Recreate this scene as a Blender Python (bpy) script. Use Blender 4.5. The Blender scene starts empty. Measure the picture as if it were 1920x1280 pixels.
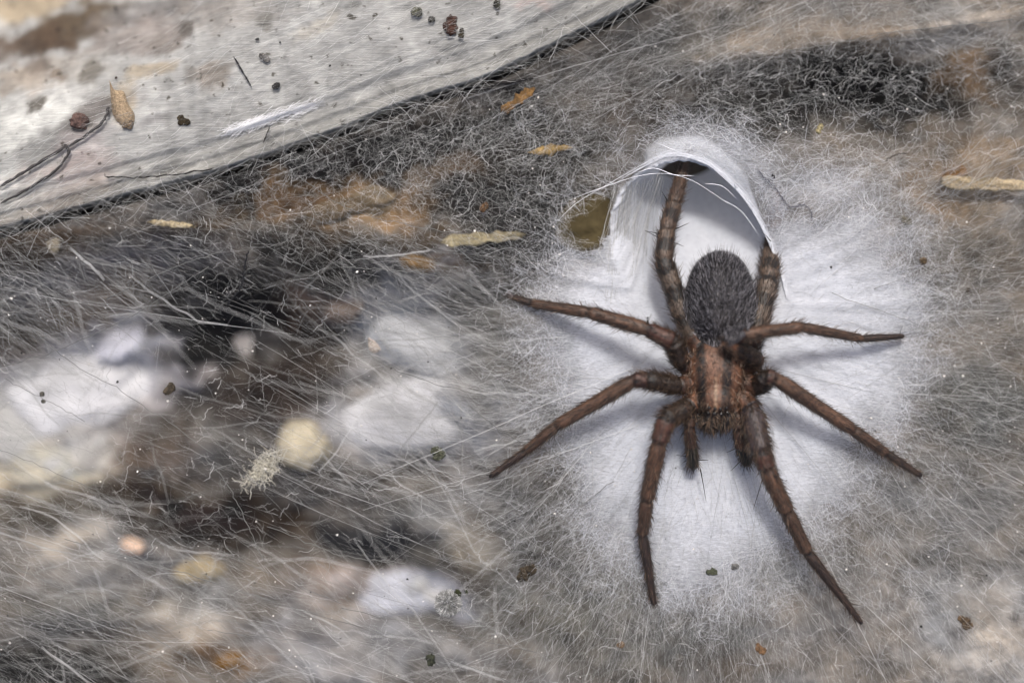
import bpy, bmesh, math, random
import numpy as np
from mathutils import Vector, noise as mnoise

random.seed(7)
rng = np.random.default_rng(11)
S = bpy.context.scene
C = S.collection

# ------------------------------------------------------------------ camera, sky, sun, exposure
# one unit is about 4 mm of the real place (a macro view about 19 units wide)
S.unit_settings.scale_length = 0.004
D = 30.0
cam = bpy.data.cameras.new('camera')
cam.sensor_width = 36.0
cam.lens = 36.0 * D / 19.2
cam.clip_start = 0.5
cam.clip_end = 500.0
cam.dof.use_dof = True
cam.dof.focus_distance = D - 0.45
cam.dof.aperture_fstop = 0.036
camo = bpy.data.objects.new('camera', cam)
camo.location = (0, 0, D)
C.objects.link(camo)
S.camera = camo

SUN_EL, SUN_AZ = math.radians(60), math.radians(4)      # azimuth from +Y towards +X
w = bpy.data.worlds.new('World')
S.world = w
w.use_nodes = True
nt = w.node_tree
sky = nt.nodes.new('ShaderNodeTexSky')
sky.sky_type = 'NISHITA'
sky.sun_disc = False
sky.sun_elevation = SUN_EL
sky.sun_rotation = SUN_AZ
sky.air_density = 0.7
sky.dust_density = 6.0
sky.ozone_density = 0.3
nt.links.new(sky.outputs[0], nt.nodes['Background'].inputs[0])
nt.nodes['Background'].inputs[1].default_value = 0.085

sl = bpy.data.lights.new('sun', 'SUN')
sl.energy = 1.5
sl.angle = math.radians(10)
sl.color = (1.0, 0.965, 0.92)
so = bpy.data.objects.new('sun', sl)
d = Vector((math.sin(SUN_AZ) * math.cos(SUN_EL), math.cos(SUN_AZ) * math.cos(SUN_EL), math.sin(SUN_EL)))
so.rotation_euler = d.to_track_quat('Z', 'Y').to_euler()
so.location = d * 40
C.objects.link(so)

S.view_settings.view_transform = 'Standard'
S.view_settings.look = 'None'
S.view_settings.gamma = 1.0
S.view_settings.exposure = 1.2
S.render.engine = 'CYCLES'
S.cycles.use_denoising = True
S.cycles.filter_width = 1.1
S.cycles.max_bounces = 8
S.cycles.transparent_max_bounces = 24
S.cycles.diffuse_bounces = 4


# ------------------------------------------------------------------ helpers
def W(px, py, z=0.0):
    """point of the place that lies behind a spot of the photograph at height z"""
    k = (D - z) / D
    return np.array(((px - 960) / 100.0 * k, (640 - py) / 100.0 * k, z))


def sstep(a, b, x):
    t = np.clip((x - a) / (b - a), 0, 1)
    return t * t * (3 - 2 * t)


def hash2(ix, iy, seed):
    h = (ix.astype(np.int64) * 374761393 + iy.astype(np.int64) * 668265263 + seed * 974634777) & 0xFFFFFFFF
    h = ((h ^ (h >> 13)) * 1274126177) & 0xFFFFFFFF
    h = h ^ (h >> 16)
    return (h & 0xFFFF) / 65535.0


def vnoise(x, y, seed=0):
    ix, iy = np.floor(x), np.floor(y)
    fx, fy = x - ix, y - iy
    fx = fx * fx * (3 - 2 * fx)
    fy = fy * fy * (3 - 2 * fy)
    a = hash2(ix, iy, seed); b = hash2(ix + 1, iy, seed)
    c = hash2(ix, iy + 1, seed); e = hash2(ix + 1, iy + 1, seed)
    return (a * (1 - fx) + b * fx) * (1 - fy) + (c * (1 - fx) + e * fx) * fy


def fbm(x, y, octaves=4, seed=0):
    s = 0.0; amp = 0.5; tot = 0.0
    for o in range(octaves):
        s = s + amp * vnoise(x * 2 ** o + 17.3 * o, y * 2 ** o - 9.1 * o, seed + o)
        tot += amp; amp *= 0.5
    return s / tot - 0.5


def lin(r, g, b):
    return np.array([((c / 255.0) / 12.92 if c <= 10 else ((c / 255.0 + 0.055) / 1.055) ** 2.4) for c in (r, g, b)])


def tag(o, label=None, cat=None, group=None, kind=None):
    if label: o['label'] = label
    if cat: o['category'] = cat
    if group: o['group'] = group
    if kind: o['kind'] = kind
    return o


def link(name, data, parent=None, mat=None):
    o = bpy.data.objects.new(name, data)
    C.objects.link(o)
    if parent is not None:
        o.parent = parent
    if mat is not None:
        data.materials.append(mat)
    return o


def empty(name, loc=(0, 0, 0)):
    o = bpy.data.objects.new(name, None)
    o.location = loc
    C.objects.link(o)
    return o


def mesh_from(name, verts, faces, smooth=True):
    me = bpy.data.meshes.new(name)
    me.from_pydata([tuple(v) for v in verts], [], [tuple(f) for f in faces])
    me.update()
    if smooth:
        me.polygons.foreach_set('use_smooth', [True] * len(me.polygons))
    return me


def grid_faces(nu, nv, wrap_u=False):
    f = []
    iu = np.arange(nu if wrap_u else nu - 1)
    for v in range(nv - 1):
        a = v * nu + iu
        b = v * nu + (iu + 1) % nu
        f.append(np.stack([a, b, b + nu, a + nu], 1))
    return np.concatenate(f)


def color_attr(me, name, cols):
    at = me.color_attributes.new(name, 'FLOAT_COLOR', 'POINT')
    buf = np.ones((len(me.vertices), 4), np.float32)
    buf[:, :3] = cols
    at.data.foreach_set('color', buf.ravel())


def float_attr(me, name, vals):
    at = me.attributes.new(name, 'FLOAT', 'POINT')
    at.data.foreach_set('value', np.asarray(vals, np.float32))


def new_mat(name):
    m = bpy.data.materials.new(name)
    m.use_nodes = True
    n = m.node_tree
    return m, n, n.nodes['Principled BSDF'], n.nodes['Material Output']


def node(n, t, **kw):
    x = n.nodes.new(t)
    for k, v in kw.items():
        if k in x.inputs.keys():
            x.inputs[k].default_value = v
        else:
            setattr(x, k, v)
    return x


def noise_node(n, scale, detail=4, rough=0.6, stretch=None, rot=0.0):
    tc = n.nodes.new('ShaderNodeTexCoord')
    mp = n.nodes.new('ShaderNodeMapping')
    if stretch: mp.inputs['Scale'].default_value = stretch
    mp.inputs['Rotation'].default_value = (0, 0, rot)
    tx = node(n, 'ShaderNodeTexNoise', Scale=scale, Detail=detail, Roughness=rough)
    n.links.new(tc.outputs['Object'], mp.inputs[0])
    n.links.new(mp.outputs[0], tx.inputs['Vector'])
    return tx


def ramp(n, src, stops):
    r = n.nodes.new('ShaderNodeValToRGB')
    e = r.color_ramp.elements
    while len(e) < len(stops): e.new(0.5)
    for k, (p, c) in enumerate(stops):
        e[k].position = p
        e[k].color = (c[0], c[1], c[2], 1) if hasattr(c, '__len__') else (c, c, c, 1)
    n.links.new(src, r.inputs[0])
    return r


def mul(n, a, b, mode='MULTIPLY', fac=1.0):
    m = n.nodes.new('ShaderNodeMix')
    m.data_type = 'RGBA'
    m.blend_type = mode
    m.inputs[0].default_value = fac
    for src, k in ((a, 6), (b, 7)):
        if hasattr(src, 'links'): n.links.new(src, m.inputs[k])
        else: m.inputs[k].default_value = (*src, 1)
    return m.outputs[2]


def bump(n, bs, src, strength, dist):
    b = node(n, 'ShaderNodeBump', Strength=strength, Distance=dist)
    n.links.new(src, b.inputs['Height'])
    n.links.new(b.outputs[0], bs.inputs['Normal'])


def attr_mat(name, rough=0.85, scale=6.0, lo=0.55, hi=1.35, bscale=14.0, bdist=0.08, spec=0.3):
    """mineral or plant surface: its own colour (attribute Col) with grain and relief"""
    m, n, bs, out = new_mat(name)
    a = node(n, 'ShaderNodeVertexColor', layer_name='Col')
    t = noise_node(n, scale, 8, 0.7)
    r = ramp(n, t.outputs[0], [(0.3, lo), (0.7, hi)])
    n.links.new(mul(n, a.outputs[0], r.outputs[0]), bs.inputs['Base Color'])
    t2 = noise_node(n, bscale, 6, 0.7)
    bump(n, bs, t2.outputs[0], 0.8, bdist)
    bs.inputs['Roughness'].default_value = rough
    bs.inputs['Specular IOR Level'].default_value = spec
    return m


def plain_mat(name, col, rough=0.8, var=0.4, scale=9.0, bdist=0.03, spec=0.3):
    m, n, bs, out = new_mat(name)
    t = noise_node(n, scale, 6, 0.7)
    c = np.array(col)
    r = ramp(n, t.outputs[0], [(0.3, c * (1 - var)), (0.7, np.minimum(c * (1 + var), 0.9))])
    n.links.new(r.outputs[0], bs.inputs['Base Color'])
    t2 = noise_node(n, scale * 2.5, 5, 0.7)
    bump(n, bs, t2.outputs[0], 0.7, bdist)
    bs.inputs['Roughness'].default_value = rough
    bs.inputs['Specular IOR Level'].default_value = spec
    return m


def hair_mat(name, stops, rough=0.5, trans=0.0):
    """thread or hair: colour picked per strand"""
    m, n, bs, out = new_mat(name)
    hi = n.nodes.new('ShaderNodeHairInfo')
    r = ramp(n, hi.outputs['Random'], stops)
    n.links.new(r.outputs[0], bs.inputs['Base Color'])
    bs.inputs['Roughness'].default_value = rough
    bs.inputs['Specular IOR Level'].default_value = 0.3
    if trans > 0:
        tr = n.nodes.new('ShaderNodeBsdfTranslucent')
        n.links.new(r.outputs[0], tr.inputs[0])
        mx = node(n, 'ShaderNodeMixShader')
        mx.inputs[0].default_value = trans
        n.links.new(bs.outputs[0], mx.inputs[1])
        n.links.new(tr.outputs[0], mx.inputs[2])
        n.links.new(mx.outputs[0], out.inputs[0])
    return m


def curves_obj(name, P, R, parent=None, mat=None):
    """P: (N, K, 3) points, R: (N, K) radii -> one hair-curve object"""
    N, K = P.shape[:2]
    cu = bpy.data.hair_curves.new(name)
    cu.add_curves([K] * N)
    pos = cu.attributes.get('position') or cu.attributes.new('position', 'FLOAT_VECTOR', 'POINT')
    pos.data.foreach_set('vector', P.astype(np.float32).ravel())
    ra = cu.attributes.get('radius') or cu.attributes.new('radius', 'FLOAT', 'POINT')
    ra.data.foreach_set('value', R.astype(np.float32).ravel())
    return link(name, cu, parent, mat)


def tube_mesh(name, pts, radii, sides=8, cap=True):
    pts = [np.array(p, float) for p in pts]
    n = len(pts)
    vs, fs = [], []
    up = np.array((0.13, 0.21, 0.97))
    for i in range(n):
        t = pts[min(i + 1, n - 1)] - pts[max(i - 1, 0)]
        t /= (np.linalg.norm(t) + 1e-9)
        a = np.cross(t, up); a /= (np.linalg.norm(a) + 1e-9)
        b = np.cross(t, a)
        for k in range(sides):
            g = 2 * math.pi * k / sides
            vs.append(pts[i] + radii[i] * (math.cos(g) * a + math.sin(g) * b))
    for i in range(n - 1):
        for k in range(sides):
            k2 = (k + 1) % sides
            fs.append((i * sides + k, i * sides + k2, (i + 1) * sides + k2, (i + 1) * sides + k))
    if cap:
        fs.append(tuple(range(sides))[::-1])
        fs.append(tuple((n - 1) * sides + k for k in range(sides)))
    return mesh_from(name, vs, fs)


def smooth_path(pts, m):
    """Catmull-Rom through pts, m points per span"""
    P = np.array(pts, float)
    P = np.vstack([2 * P[0] - P[1], P, 2 * P[-1] - P[-2]])
    out = []
    for i in range(1, len(P) - 2):
        for t in np.linspace(0, 1, m, endpoint=False):
            a, b, c, e = P[i - 1], P[i], P[i + 1], P[i + 2]
            out.append(0.5 * ((2 * b) + (-a + c) * t + (2 * a - 5 * b + 4 * c - e) * t * t + (-a + 3 * b - 3 * c + e) * t ** 3))
    out.append(P[-2])
    return np.array(out)


def U(X, Y):                                    # plan coordinates in hundredths of a unit, as used for the layout below
    return X * 100 + 960, 640 - Y * 100


# ------------------------------------------------------------------ the rock bed behind the web
CRACK = np.array([(-700, 610), (-300, 512), (0, 432), (200, 378), (400, 325), (530, 282), (640, 243), (760, 195),
                  (900, 150), (1050, 80), (1210, 0), (1400, -110), (1800, -350)], float)
crk = smooth_path(CRACK, 14)


def crack_y(u):
    return np.interp(u, crk[:, 0], crk[:, 1])


def deep_weight(u, v):
    return sstep(1120, 760, u) * sstep(420, 640, v)


def rock_z(X, Y):
    u, v = U(X, Y)
    wl = deep_weight(u, v)
    z = -0.75 - 3.3 * wl
    z += (0.4 + 0.7 * wl) * fbm(X * 0.55, Y * 0.75, 4, 3) * 2
    near = np.exp(-((v - crack_y(u)) / 70.0) ** 2)
    z = z * (1 - 0.85 * near) + 0.85 * near * (-0.10)
    z -= 2.4 * np.exp(-(((u - 1310) / 170) ** 2 + ((v - 370) / 150) ** 2))
    z -= 1.3 * np.exp(-(((u - 1650) / 230) ** 2 + ((v - 170) / 70) ** 2))
    z += 0.5 * np.exp(-(((u - 1500 - (90 - v) * 3) / 500) ** 2 + ((v - 95 + (u - 1400) * 0.14) / 26) ** 2)) * sstep(1150, 1300, u)
    cd = (v - crack_y(u)) * 0.92
    z -= 0.55 * np.exp(-((cd - 1) / 6.5) ** 2) * (1 + 0.8 * fbm(u / 40, v / 40, 3, 12))
    z -= 3.2 * sstep(2.0, -45.0, v - crack_y(u))
    return z


# colour patches of the mineral, hollow and gap darkness painted in: photo x, y, half sizes, tilt (deg, counter-clockwise), sRGB of the stone, strength
PATCH = [
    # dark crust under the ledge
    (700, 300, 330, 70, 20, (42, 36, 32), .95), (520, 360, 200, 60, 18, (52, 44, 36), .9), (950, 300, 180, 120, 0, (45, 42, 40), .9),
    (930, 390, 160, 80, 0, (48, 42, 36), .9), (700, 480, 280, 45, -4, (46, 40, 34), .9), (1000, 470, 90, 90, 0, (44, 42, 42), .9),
    (660, 390, 150, 45, 5, (150, 118, 76), .85), (820, 505, 110, 22, -8, (122, 92, 54), .8), (380, 425, 110, 16, 14, (120, 98, 64), .7), (560, 400, 60, 25, 5, (140, 105, 65), .7), (880, 320, 50, 30, 0, (120, 96, 70), .7),
    (790, 340, 60, 30, 0, (125, 108, 88), .6), (820, 560, 60, 40, 0, (125, 88, 50), .7), (720, 445, 160, 25, 0, (120, 96, 62), .5),
    (60, 450, 170, 28, 15, (92, 70, 44), .8), (340, 460, 130, 50, 10, (58, 50, 46), .8),
    # middle left
    (200, 520, 260, 60, 8, (140, 138, 145), .6), (150, 590, 220, 50, 15, (140, 118, 92), .7), (60, 640, 120, 60, 0, (95, 88, 80), .6),
    (360, 640, 100, 75, 35, (16, 16, 20), 1.), (480, 560, 110, 60, 0, (45, 44, 48), .9), (560, 620, 60, 70, 0, (60, 50, 44), .8),  # first patch paints the darkness of the black gap
    (540, 720, 130, 70, -10, (58, 46, 40), .9), (330, 740, 90, 60, 0, (70, 66, 66), .7), (480, 760, 100, 70, 0, (75, 62, 56), .7),
    (620, 570, 90, 50, 0, (160, 130, 108), .6), (640, 720, 60, 60, 0, (90, 84, 78), .5),
    (130, 730, 210, 110, 12, (215, 214, 222), .95), (80, 820, 170, 80, 0, (206, 204, 200), .8), (200, 640, 100, 40, 20, (205, 203, 205), .7),
    (230, 790, 60, 30, 0, (90, 78, 62), .5), (300, 850, 110, 40, -10, (105, 84, 70), .6),
    (790, 620, 160, 120, 0, (180, 182, 186), .8), (760, 790, 190, 90, 0, (184, 186, 192), .8), (880, 590, 90, 60, 0, (110, 100, 82), .6),
    (920, 670, 80, 110, 0, (112, 110, 104), .6), (700, 700, 60, 60, 0, (125, 122, 118), .5),
    # bottom left
    (80, 890, 130, 35, 0, (215, 208, 186), .8), (90, 960, 160, 60, 0, (92, 84, 70), .7), (400, 960, 220, 50, -12, (62, 44, 22), 1.),
    (350, 1000, 160, 40, 0, (54, 42, 30), .8), (620, 940, 170, 50, -8, (92, 92, 94), .7), (520, 880, 140, 60, 0, (70, 70, 72), .7),
    (740, 1020, 190, 40, -12, (62, 64, 70), .9), (200, 1060, 210, 70, -10, (150, 150, 150), .5), (100, 1010, 90, 30, 0, (200, 190, 175), .5),
    (745, 1110, 120, 50, 0, (206, 210, 226), .95), (620, 1110, 110, 60, 0, (140, 120, 104), .6), (560, 1140, 100, 60, 0, (135, 130, 126), .5),
    (180, 1160, 180, 50, -8, (120, 122, 118), .5), (360, 1180, 130, 50, 0, (170, 165, 158), .5), (430, 1240, 90, 30, 0, (140, 104, 58), .7),
    (70, 1270, 190, 40, -10, (28, 30, 28), 1.), (640, 1220, 200, 60, 0, (165, 165, 168), .6), (880, 1030, 90, 50, 0, (170, 160, 140), .6),
    (860, 960, 150, 60, 0, (150, 150, 148), .5),
    # right and lower right, thin crust close behind the silk
    (1650, 170, 270, 75, 3, (34, 32, 31), 1.), (1400, 200, 180, 55, 0, (55, 50, 46), .8), (1300, 80, 170, 60, 15, (105, 104, 100), .7),  # first patch paints the hollow's shade into the rock
    (1600, 60, 300, 40, 8, (138, 128, 116), .7), (1820, 30, 120, 50, 0, (165, 160, 152), .6), (1820, 140, 70, 45, -30, (150, 126, 98), .8),
    (1150, 150, 150, 60, 20, (82, 78, 74), .7), (1200, 210, 120, 50, 0, (84, 70, 58), .6),
    (1820, 330, 140, 80, 0, (138, 116, 88), .8), (1830, 460, 120, 70, 0, (112, 102, 88), .7), (1700, 530, 90, 60, 0, (84, 80, 72), .7),
    (1850, 640, 120, 110, 0, (120, 112, 102), .6), (1850, 760, 130, 60, 0, (72, 74, 70), .8), (1780, 900, 180, 70, 0, (108, 110, 112), .6),
    (1110, 415, 60, 60, 0, (74, 66, 46), 1.),
    (1050, 990, 110, 110, 0, (92, 90, 84), .7), (1150, 1130, 180, 60, 15, (104, 102, 92), .7), (1320, 1160, 140, 90, 0, (100, 100, 98), .7),
    (1600, 1130, 200, 120, 0, (130, 130, 132), .5), (1850, 1180, 150, 120, 0, (172, 172, 172), .6), (1130, 1230, 180, 60, 0, (96, 96, 92), .7),
    (1420, 1230, 110, 50, 0, (108, 92, 74), .6), (1000, 1160, 120, 70, 0, (130, 130, 120), .5), (950, 1250, 150, 60, 0, (150, 150, 150), .5),
]


def paint(X, Y, zf, patches, base, warp=0.55):
    wx = fbm(X * 0.9, Y * 0.9, 4, 21) * warp * 2 + fbm(X * 5, Y * 5, 4, 23) * 0.28
    wy = fbm(X * 0.9 + 40, Y * 0.9, 4, 22) * warp * 2 + fbm(X * 5, Y * 6, 4, 24) * 0.28
    brk = fbm(X * 3.5, Y * 5.0, 4, 25)
    col = np.tile(np.array(base, float), (X.size, 1)).reshape(*X.shape, 3)
    for (px, py, a, b, ang, srgb, st) in patches:
        p = W(px, py, -1)
        for _ in range(3):
            p = W(px, py, float(zf(np.array([p[0]]), np.array([p[1]]))[0]))
        k = (D - p[2]) / D
        ca, sa = math.cos(math.radians(ang)), math.sin(math.radians(ang))
        dx, dy = X + wx - p[0], Y + wy - p[1]
        ex, ey = (dx * ca + dy * sa) / (a * k / 100), (-dx * sa + dy * ca) / (b * k / 100)
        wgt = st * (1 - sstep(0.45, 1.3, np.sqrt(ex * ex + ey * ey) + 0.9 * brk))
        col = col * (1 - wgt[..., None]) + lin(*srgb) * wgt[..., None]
    return col


nx, ny = 640, 490
gx, gy = np.meshgrid(np.linspace(-17, 17, nx), np.linspace(-13, 13, ny))
gz = rock_z(gx, gy) + 0.10 * fbm(gx * 4, gy * 5, 3, 9)
me = mesh_from('rock_bed', np.stack([gx.ravel(), gy.ravel(), gz.ravel()], 1), grid_faces(nx, ny))
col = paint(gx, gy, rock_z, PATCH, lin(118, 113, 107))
crack_dark = np.exp(-((((gv := U(gx, gy)[1]) - crack_y(U(gx, gy)[0])) - 4) / 11.0) ** 2)[..., None]  # darkness of the crack, painted into the rock colour
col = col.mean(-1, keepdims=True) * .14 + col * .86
col = col * (1 - .9 * crack_dark) + lin(34, 30, 27) * .9 * crack_dark
col = col * np.clip(col.mean(-1, keepdims=True) / 0.36, 0.03, 2) ** 0.5
mott = 1 + 1.5 * fbm(gx * 1.7, gy * 2.3, 5, 31) + 0.5 * fbm(gx * 6, gy * 8, 3, 33)
tint = (fbm(gx * 1.1, gy * 1.6, 4, 41) + 0.06)[..., None] * np.array((0.28, 0.04, -0.26))
col = np.clip(col * mott[..., None] * (1 + tint), 0.008, 0.8)
lum = col.mean(-1, keepdims=True)
col = col * np.minimum(1, (0.34 + 0.25 * np.maximum(lum - 0.34, 0)) / np.maximum(lum, 1e-4))
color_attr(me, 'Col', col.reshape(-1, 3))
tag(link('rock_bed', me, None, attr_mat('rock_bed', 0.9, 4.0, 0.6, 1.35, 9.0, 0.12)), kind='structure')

# ------------------------------------------------------------------ the pale ledge above the crack
LPATCH = [
    (60, 20, 150, 40, 5, (150, 130, 92), .8), (150, 55, 120, 45, 8, (84, 66, 38), .95), (70, 85, 110, 40, 0, (70, 52, 34), .9),
    (300, 25, 160, 30, 5, (96, 92, 90), .8), (260, 75, 120, 40, 12, (118, 106, 98), .7), (430, 20, 120, 35, 0, (132, 126, 118), .6),
    (110, 135, 110, 40, 0, (124, 112, 96), .6), (40, 150, 70, 40, 0, (136, 122, 104), .6), (50, 260, 150, 70, 10, (190, 192, 186), .7),
    (160, 150, 90, 50, 0, (165, 165, 160), .5), (270, 135, 60, 18, 25, (140, 126, 100), .8), (225, 200, 22, 40, 10, (170, 158, 134), .8),
    (170, 225, 80, 28, 28, (92, 84, 80), .8), (90, 275, 90, 30, 20, (104, 104, 102), .7), (150, 285, 70, 40, 25, (140, 128, 128), .6),
    (120, 345, 140, 40, 12, (150, 132, 126), .6), (100, 385, 120, 20, 14, (112, 92, 78), .7), (350, 50, 28, 18, 0, (78, 72, 66), .9),
    (300, 80, 40, 22, 0, (100, 92, 84), .7), (355, 130, 30, 18, 20, (104, 98, 90), .8), (405, 130, 45, 24, 25, (124, 114, 102), .8),
    (60, 195, 26, 16, 0, (70, 64, 54), .9), (80, 120, 30, 18, 0, (92, 80, 70), .8), (115, 145, 24, 22, 0, (100, 84, 66), .8),
    (170, 140, 22, 26, 0, (92, 86, 74), .8), (590, 55, 50, 22, 20, (150, 145, 132), .7), (290, 228, 40, 10, 15, (120, 118, 116), .7),
    (490, 30, 20, 16, 0, (110, 108, 100), .8), (655, 18, 18, 14, 0, (96, 96, 90), .8), (990, 5, 40, 10, 0, (176, 156, 148), .8),
    (20, 370, 90, 30, 10, (196, 196, 190), .6), (520, 300, 120, 25, 20, (160, 160, 156), .6),
]


def ledge_z(s_u, t, px, py):
    """height over the plan for a spot T hundredths up from the crack"""
    z = -0.50 + 0.48 * sstep(0, 7, t) - 0.04 * sstep(14, 22, t) + 0.05 * sstep(24, 34, t) - 0.04 * sstep(40, 50, t) + 0.08 * sstep(54, 66, t)
    z = z - 4.2 * sstep(120, 560, t) * sstep(720, -60, px)
    return z


crkd = np.gradient(crk, axis=0)
crkn = np.stack([crkd[:, 1], -crkd[:, 0]], 1) / np.linalg.norm(crkd, axis=1)[:, None]      # points up and left in the photo
ss = np.linspace(0, len(crk) - 1, 420)
cxs = np.interp(ss, np.arange(len(crk)), crk[:, 0]); cys = np.interp(ss, np.arange(len(crk)), crk[:, 1])
nxs = np.interp(ss, np.arange(len(crk)), crkn[:, 0]); nys = np.interp(ss, np.arange(len(crk)), crkn[:, 1])
ts = np.concatenate([np.linspace(0, 90, 46), np.linspace(94, 420, 90), np.linspace(430, 1250, 60)])
tt, sidx = np.meshgrid(ts, np.arange(len(ss)), indexing='ij')
edge_j = 5 * fbm(cxs / 22, cys / 22, 3, 51)
lu = cxs[sidx] + nxs[sidx] * (tt + edge_j[sidx]); lv = cys[sidx] + nys[sidx] * (tt + edge_j[sidx])
lX, lY = (lu - 960) / 100, (640 - lv) / 100
lz = ledge_z(None, tt, lu, lv)
wide = sstep(1000, 300, lu)                       # ridges fade along the edge
lz += 0.05 * fbm(cxs[sidx] / 300, tt / 7, 3, 55) * sstep(8, 20, tt)
lz += 0.16 * fbm(lX * 0.9, lY * 0.9, 4, 56) * sstep(30, 120, tt) + 0.05 * fbm(lX * 5, lY * 5, 3, 57)
lX2, lY2 = lX * (D - lz) / D, lY * (D - lz) / D
me = mesh_from('rock_ledge', np.stack([lX2.ravel(), lY2.ravel(), lz.ravel()], 1), grid_faces(len(ss), len(ts)))


def ledge_zf(X, Y):
    u, v = U(X, Y)
    t = (crack_y(u) - v) * 0.92
    return ledge_z(None, t, u, v)


lcol = paint(lX2, lY2, ledge_zf, LPATCH, lin(146, 147, 144), 0.28)
lcol = lcol.mean(-1, keepdims=True) * .3 + lcol * .7
ea = sstep(64, 20, tt)[..., None]
lcol = lcol * (1 - 0.45 * ea) + 0.45 * ea * lin(140, 138, 130)
lcol *= (1 + 0.8 * fbm(lX * 2.2, lY * 2.2, 5, 58) + 0.5 * fbm(lX * 9, lY * 9, 3, 60) + 0.7 * fbm(cxs[sidx] / 60 + tt / 200, tt / 5, 3, 59) * (0.5 + 0.5 * sstep(90, 20, tt)))[..., None]
lcol = np.clip(lcol, 0.01, 0.75)
color_attr(me, 'Col', lcol.reshape(-1, 3))
m, n, bs, out = new_mat('rock_ledge')
a = node(n, 'ShaderNodeVertexColor', layer_name='Col')
st1 = noise_node(n, 5.0, 6, 0.7, (0.5, 9.0, 1), math.radians(-24))
r1 = ramp(n, st1.outputs[0], [(0.3, 0.72), (0.7, 1.18)])
sp = noise_node(n, 5.5, 3, 0.5)
r2 = ramp(n, sp.outputs[0], [(0.29, (0.22, 0.2, 0.17)), (0.36, 1.0)])
c1 = mul(n, a.outputs[0], r1.outputs[0])
n.links.new(mul(n, c1, r2.outputs[0]), bs.inputs['Base Color'])
bump(n, bs, st1.outputs[0], 0.6, 0.06)
bs.inputs['Roughness'].default_value = 0.8
bs.inputs['Specular IOR Level'].default_value = 0.3
tag(link('rock_ledge', me, None, m), kind='structure')

# ------------------------------------------------------------------ the web: funnel and dense sheet
web = tag(empty('spider_web', (3.9, -0.4, 0)), 'white silk funnel web stretched over the rock, the tunnel mouth behind the spider', 'spider web')

HOLE = np.array([(1270, 303), (1310, 311), (1347, 331), (1385, 366), (1415, 405), (1440, 450), (1461, 500), (1470, 555),
                 (1458, 612), (1415, 655), (1350, 672), (1280, 655), (1222, 604), (1176, 530), (1150, 462), (1149, 402), (1174, 350), (1220, 317)], float)
hc = np.array((1312.0, 470.0))
NT = 360
hp = smooth_path(np.vstack([HOLE, HOLE[:1]]), 40)
ha = np.unwrap(np.arctan2(-(hp[:, 1] - hc[1]), hp[:, 0] - hc[0]))
hr = np.hypot(hp[:, 0] - hc[0], hp[:, 1] - hc[1])
order = np.argsort(np.mod(ha, 2 * math.pi))
th = np.linspace(0, 2 * math.pi, NT, endpoint=False)
rH = np.interp(th, np.mod(ha, 2 * math.pi)[order], hr[order], period=2 * math.pi)
rH = rH * (1 + (0.03 * fbm(th * 7, th * 0 + 3, 3, 61) + 0.03 * fbm(th * 26, th * 0 + 8, 3, 62)) * sstep(-0.1, 0.4, np.sin(th)))


def sheet_z(u, v):
    """height of the silk sheet over the plan (outside the tunnel)"""
    lip = np.exp(-(((u - 1330) / 190) ** 2 + ((v - 300) / 120) ** 2)) * sstep(560, 400, v)
    z = 0.28 * lip
    z = z - 0.34 * np.exp(-(((u - 1330) / 150) ** 2 + ((v - 570) / 130) ** 2))
    z = z + 0.16 * fbm(u / 170.0, v / 170.0, 3, 63)
    rr = np.hypot(u - 1335, v - 560)
    fold = fbm(np.cos(np.arctan2(v - 560, u - 1335)) * 11 + 30, np.sin(np.arctan2(v - 560, u - 1335)) * 11 + rr / 420, 3, 64)
    z = z + 0.13 * fold * sstep(90, 240, rr) * sstep(620, 380, rr)          # tension folds running out from the mouth
    z = z - 0.16 * sstep(1500, 1900, u) - 0.2 * sstep(300, 60, v)
    z = z - 0.1 * np.exp(-((v - crack_y(u)) / 60.0) ** 2)
    return z


def tear(u, v):
    e = 34 * fbm(u / 16.0, v / 16.0, 4, 68)
    a = -(u - 1122) * 0.62 + (v - 412) * 0.78          # across the gap
    b = (u - 1122) * 0.78 + (v - 412) * 0.62
    b = (u - 1122) * 0.80 - (v - 412) * 0.60           # along the gap, rising to the right
    a = (u - 1122) * 0.60 + (v - 412) * 0.80
    return np.exp(-(np.abs((b + e) / 66) ** 3 + np.abs((a + e) / (36 - 0.12 * b)) ** 3))


def dense(u, v):
    """how closely woven the sheet is (0 open mesh, 1 felt)"""
    du, dv = (u - 1350), (v - 690)
    a = np.arctan2(-dv, du)
    up = sstep(-0.2, 0.7, np.sin(a))
    rad = 352 + 40 * np.sin(a * 3 + 0.6) - 40 * sstep(0.2, 1.0, np.sin(a)) + 60 * np.exp(-((a - 0.75) / 0.35) ** 2) + 25 * np.exp(-((a + 1.57) / 0.5) ** 2)
    rad = rad + 110 * fbm(u / 70.0, v / 70.0, 4, 66)
    r = np.hypot(du, dv)
    dd = 1 - sstep(0.62, 1.40, r / rad)
    rim = np.exp(-((np.hypot((u - 1310) / 1.0, (v - 430) / 1.05) - 150) / 62.0) ** 2) * sstep(520, 380, v)
    dd = np.maximum(dd, (0.60 - 0.22 * sstep(1300, 1190, u)) * rim)
    veil = np.exp(-(((u - 1540) / 150) ** 2 + ((v - 355) / 70) ** 2))
    dd = np.maximum(dd, 0.62 * veil)
    # torn gap on the left of the mouth
    return np.clip(dd * (1 - sstep(0.2, 0.5, tear(u, v))), 0, 1)


verts, dens = [], []
cs, sn = np.cos(th), np.sin(th)
bx, by = hc[0] + rH * cs, hc[1] - rH * sn
bz = sheet_z(bx, by)
rings = []
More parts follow.
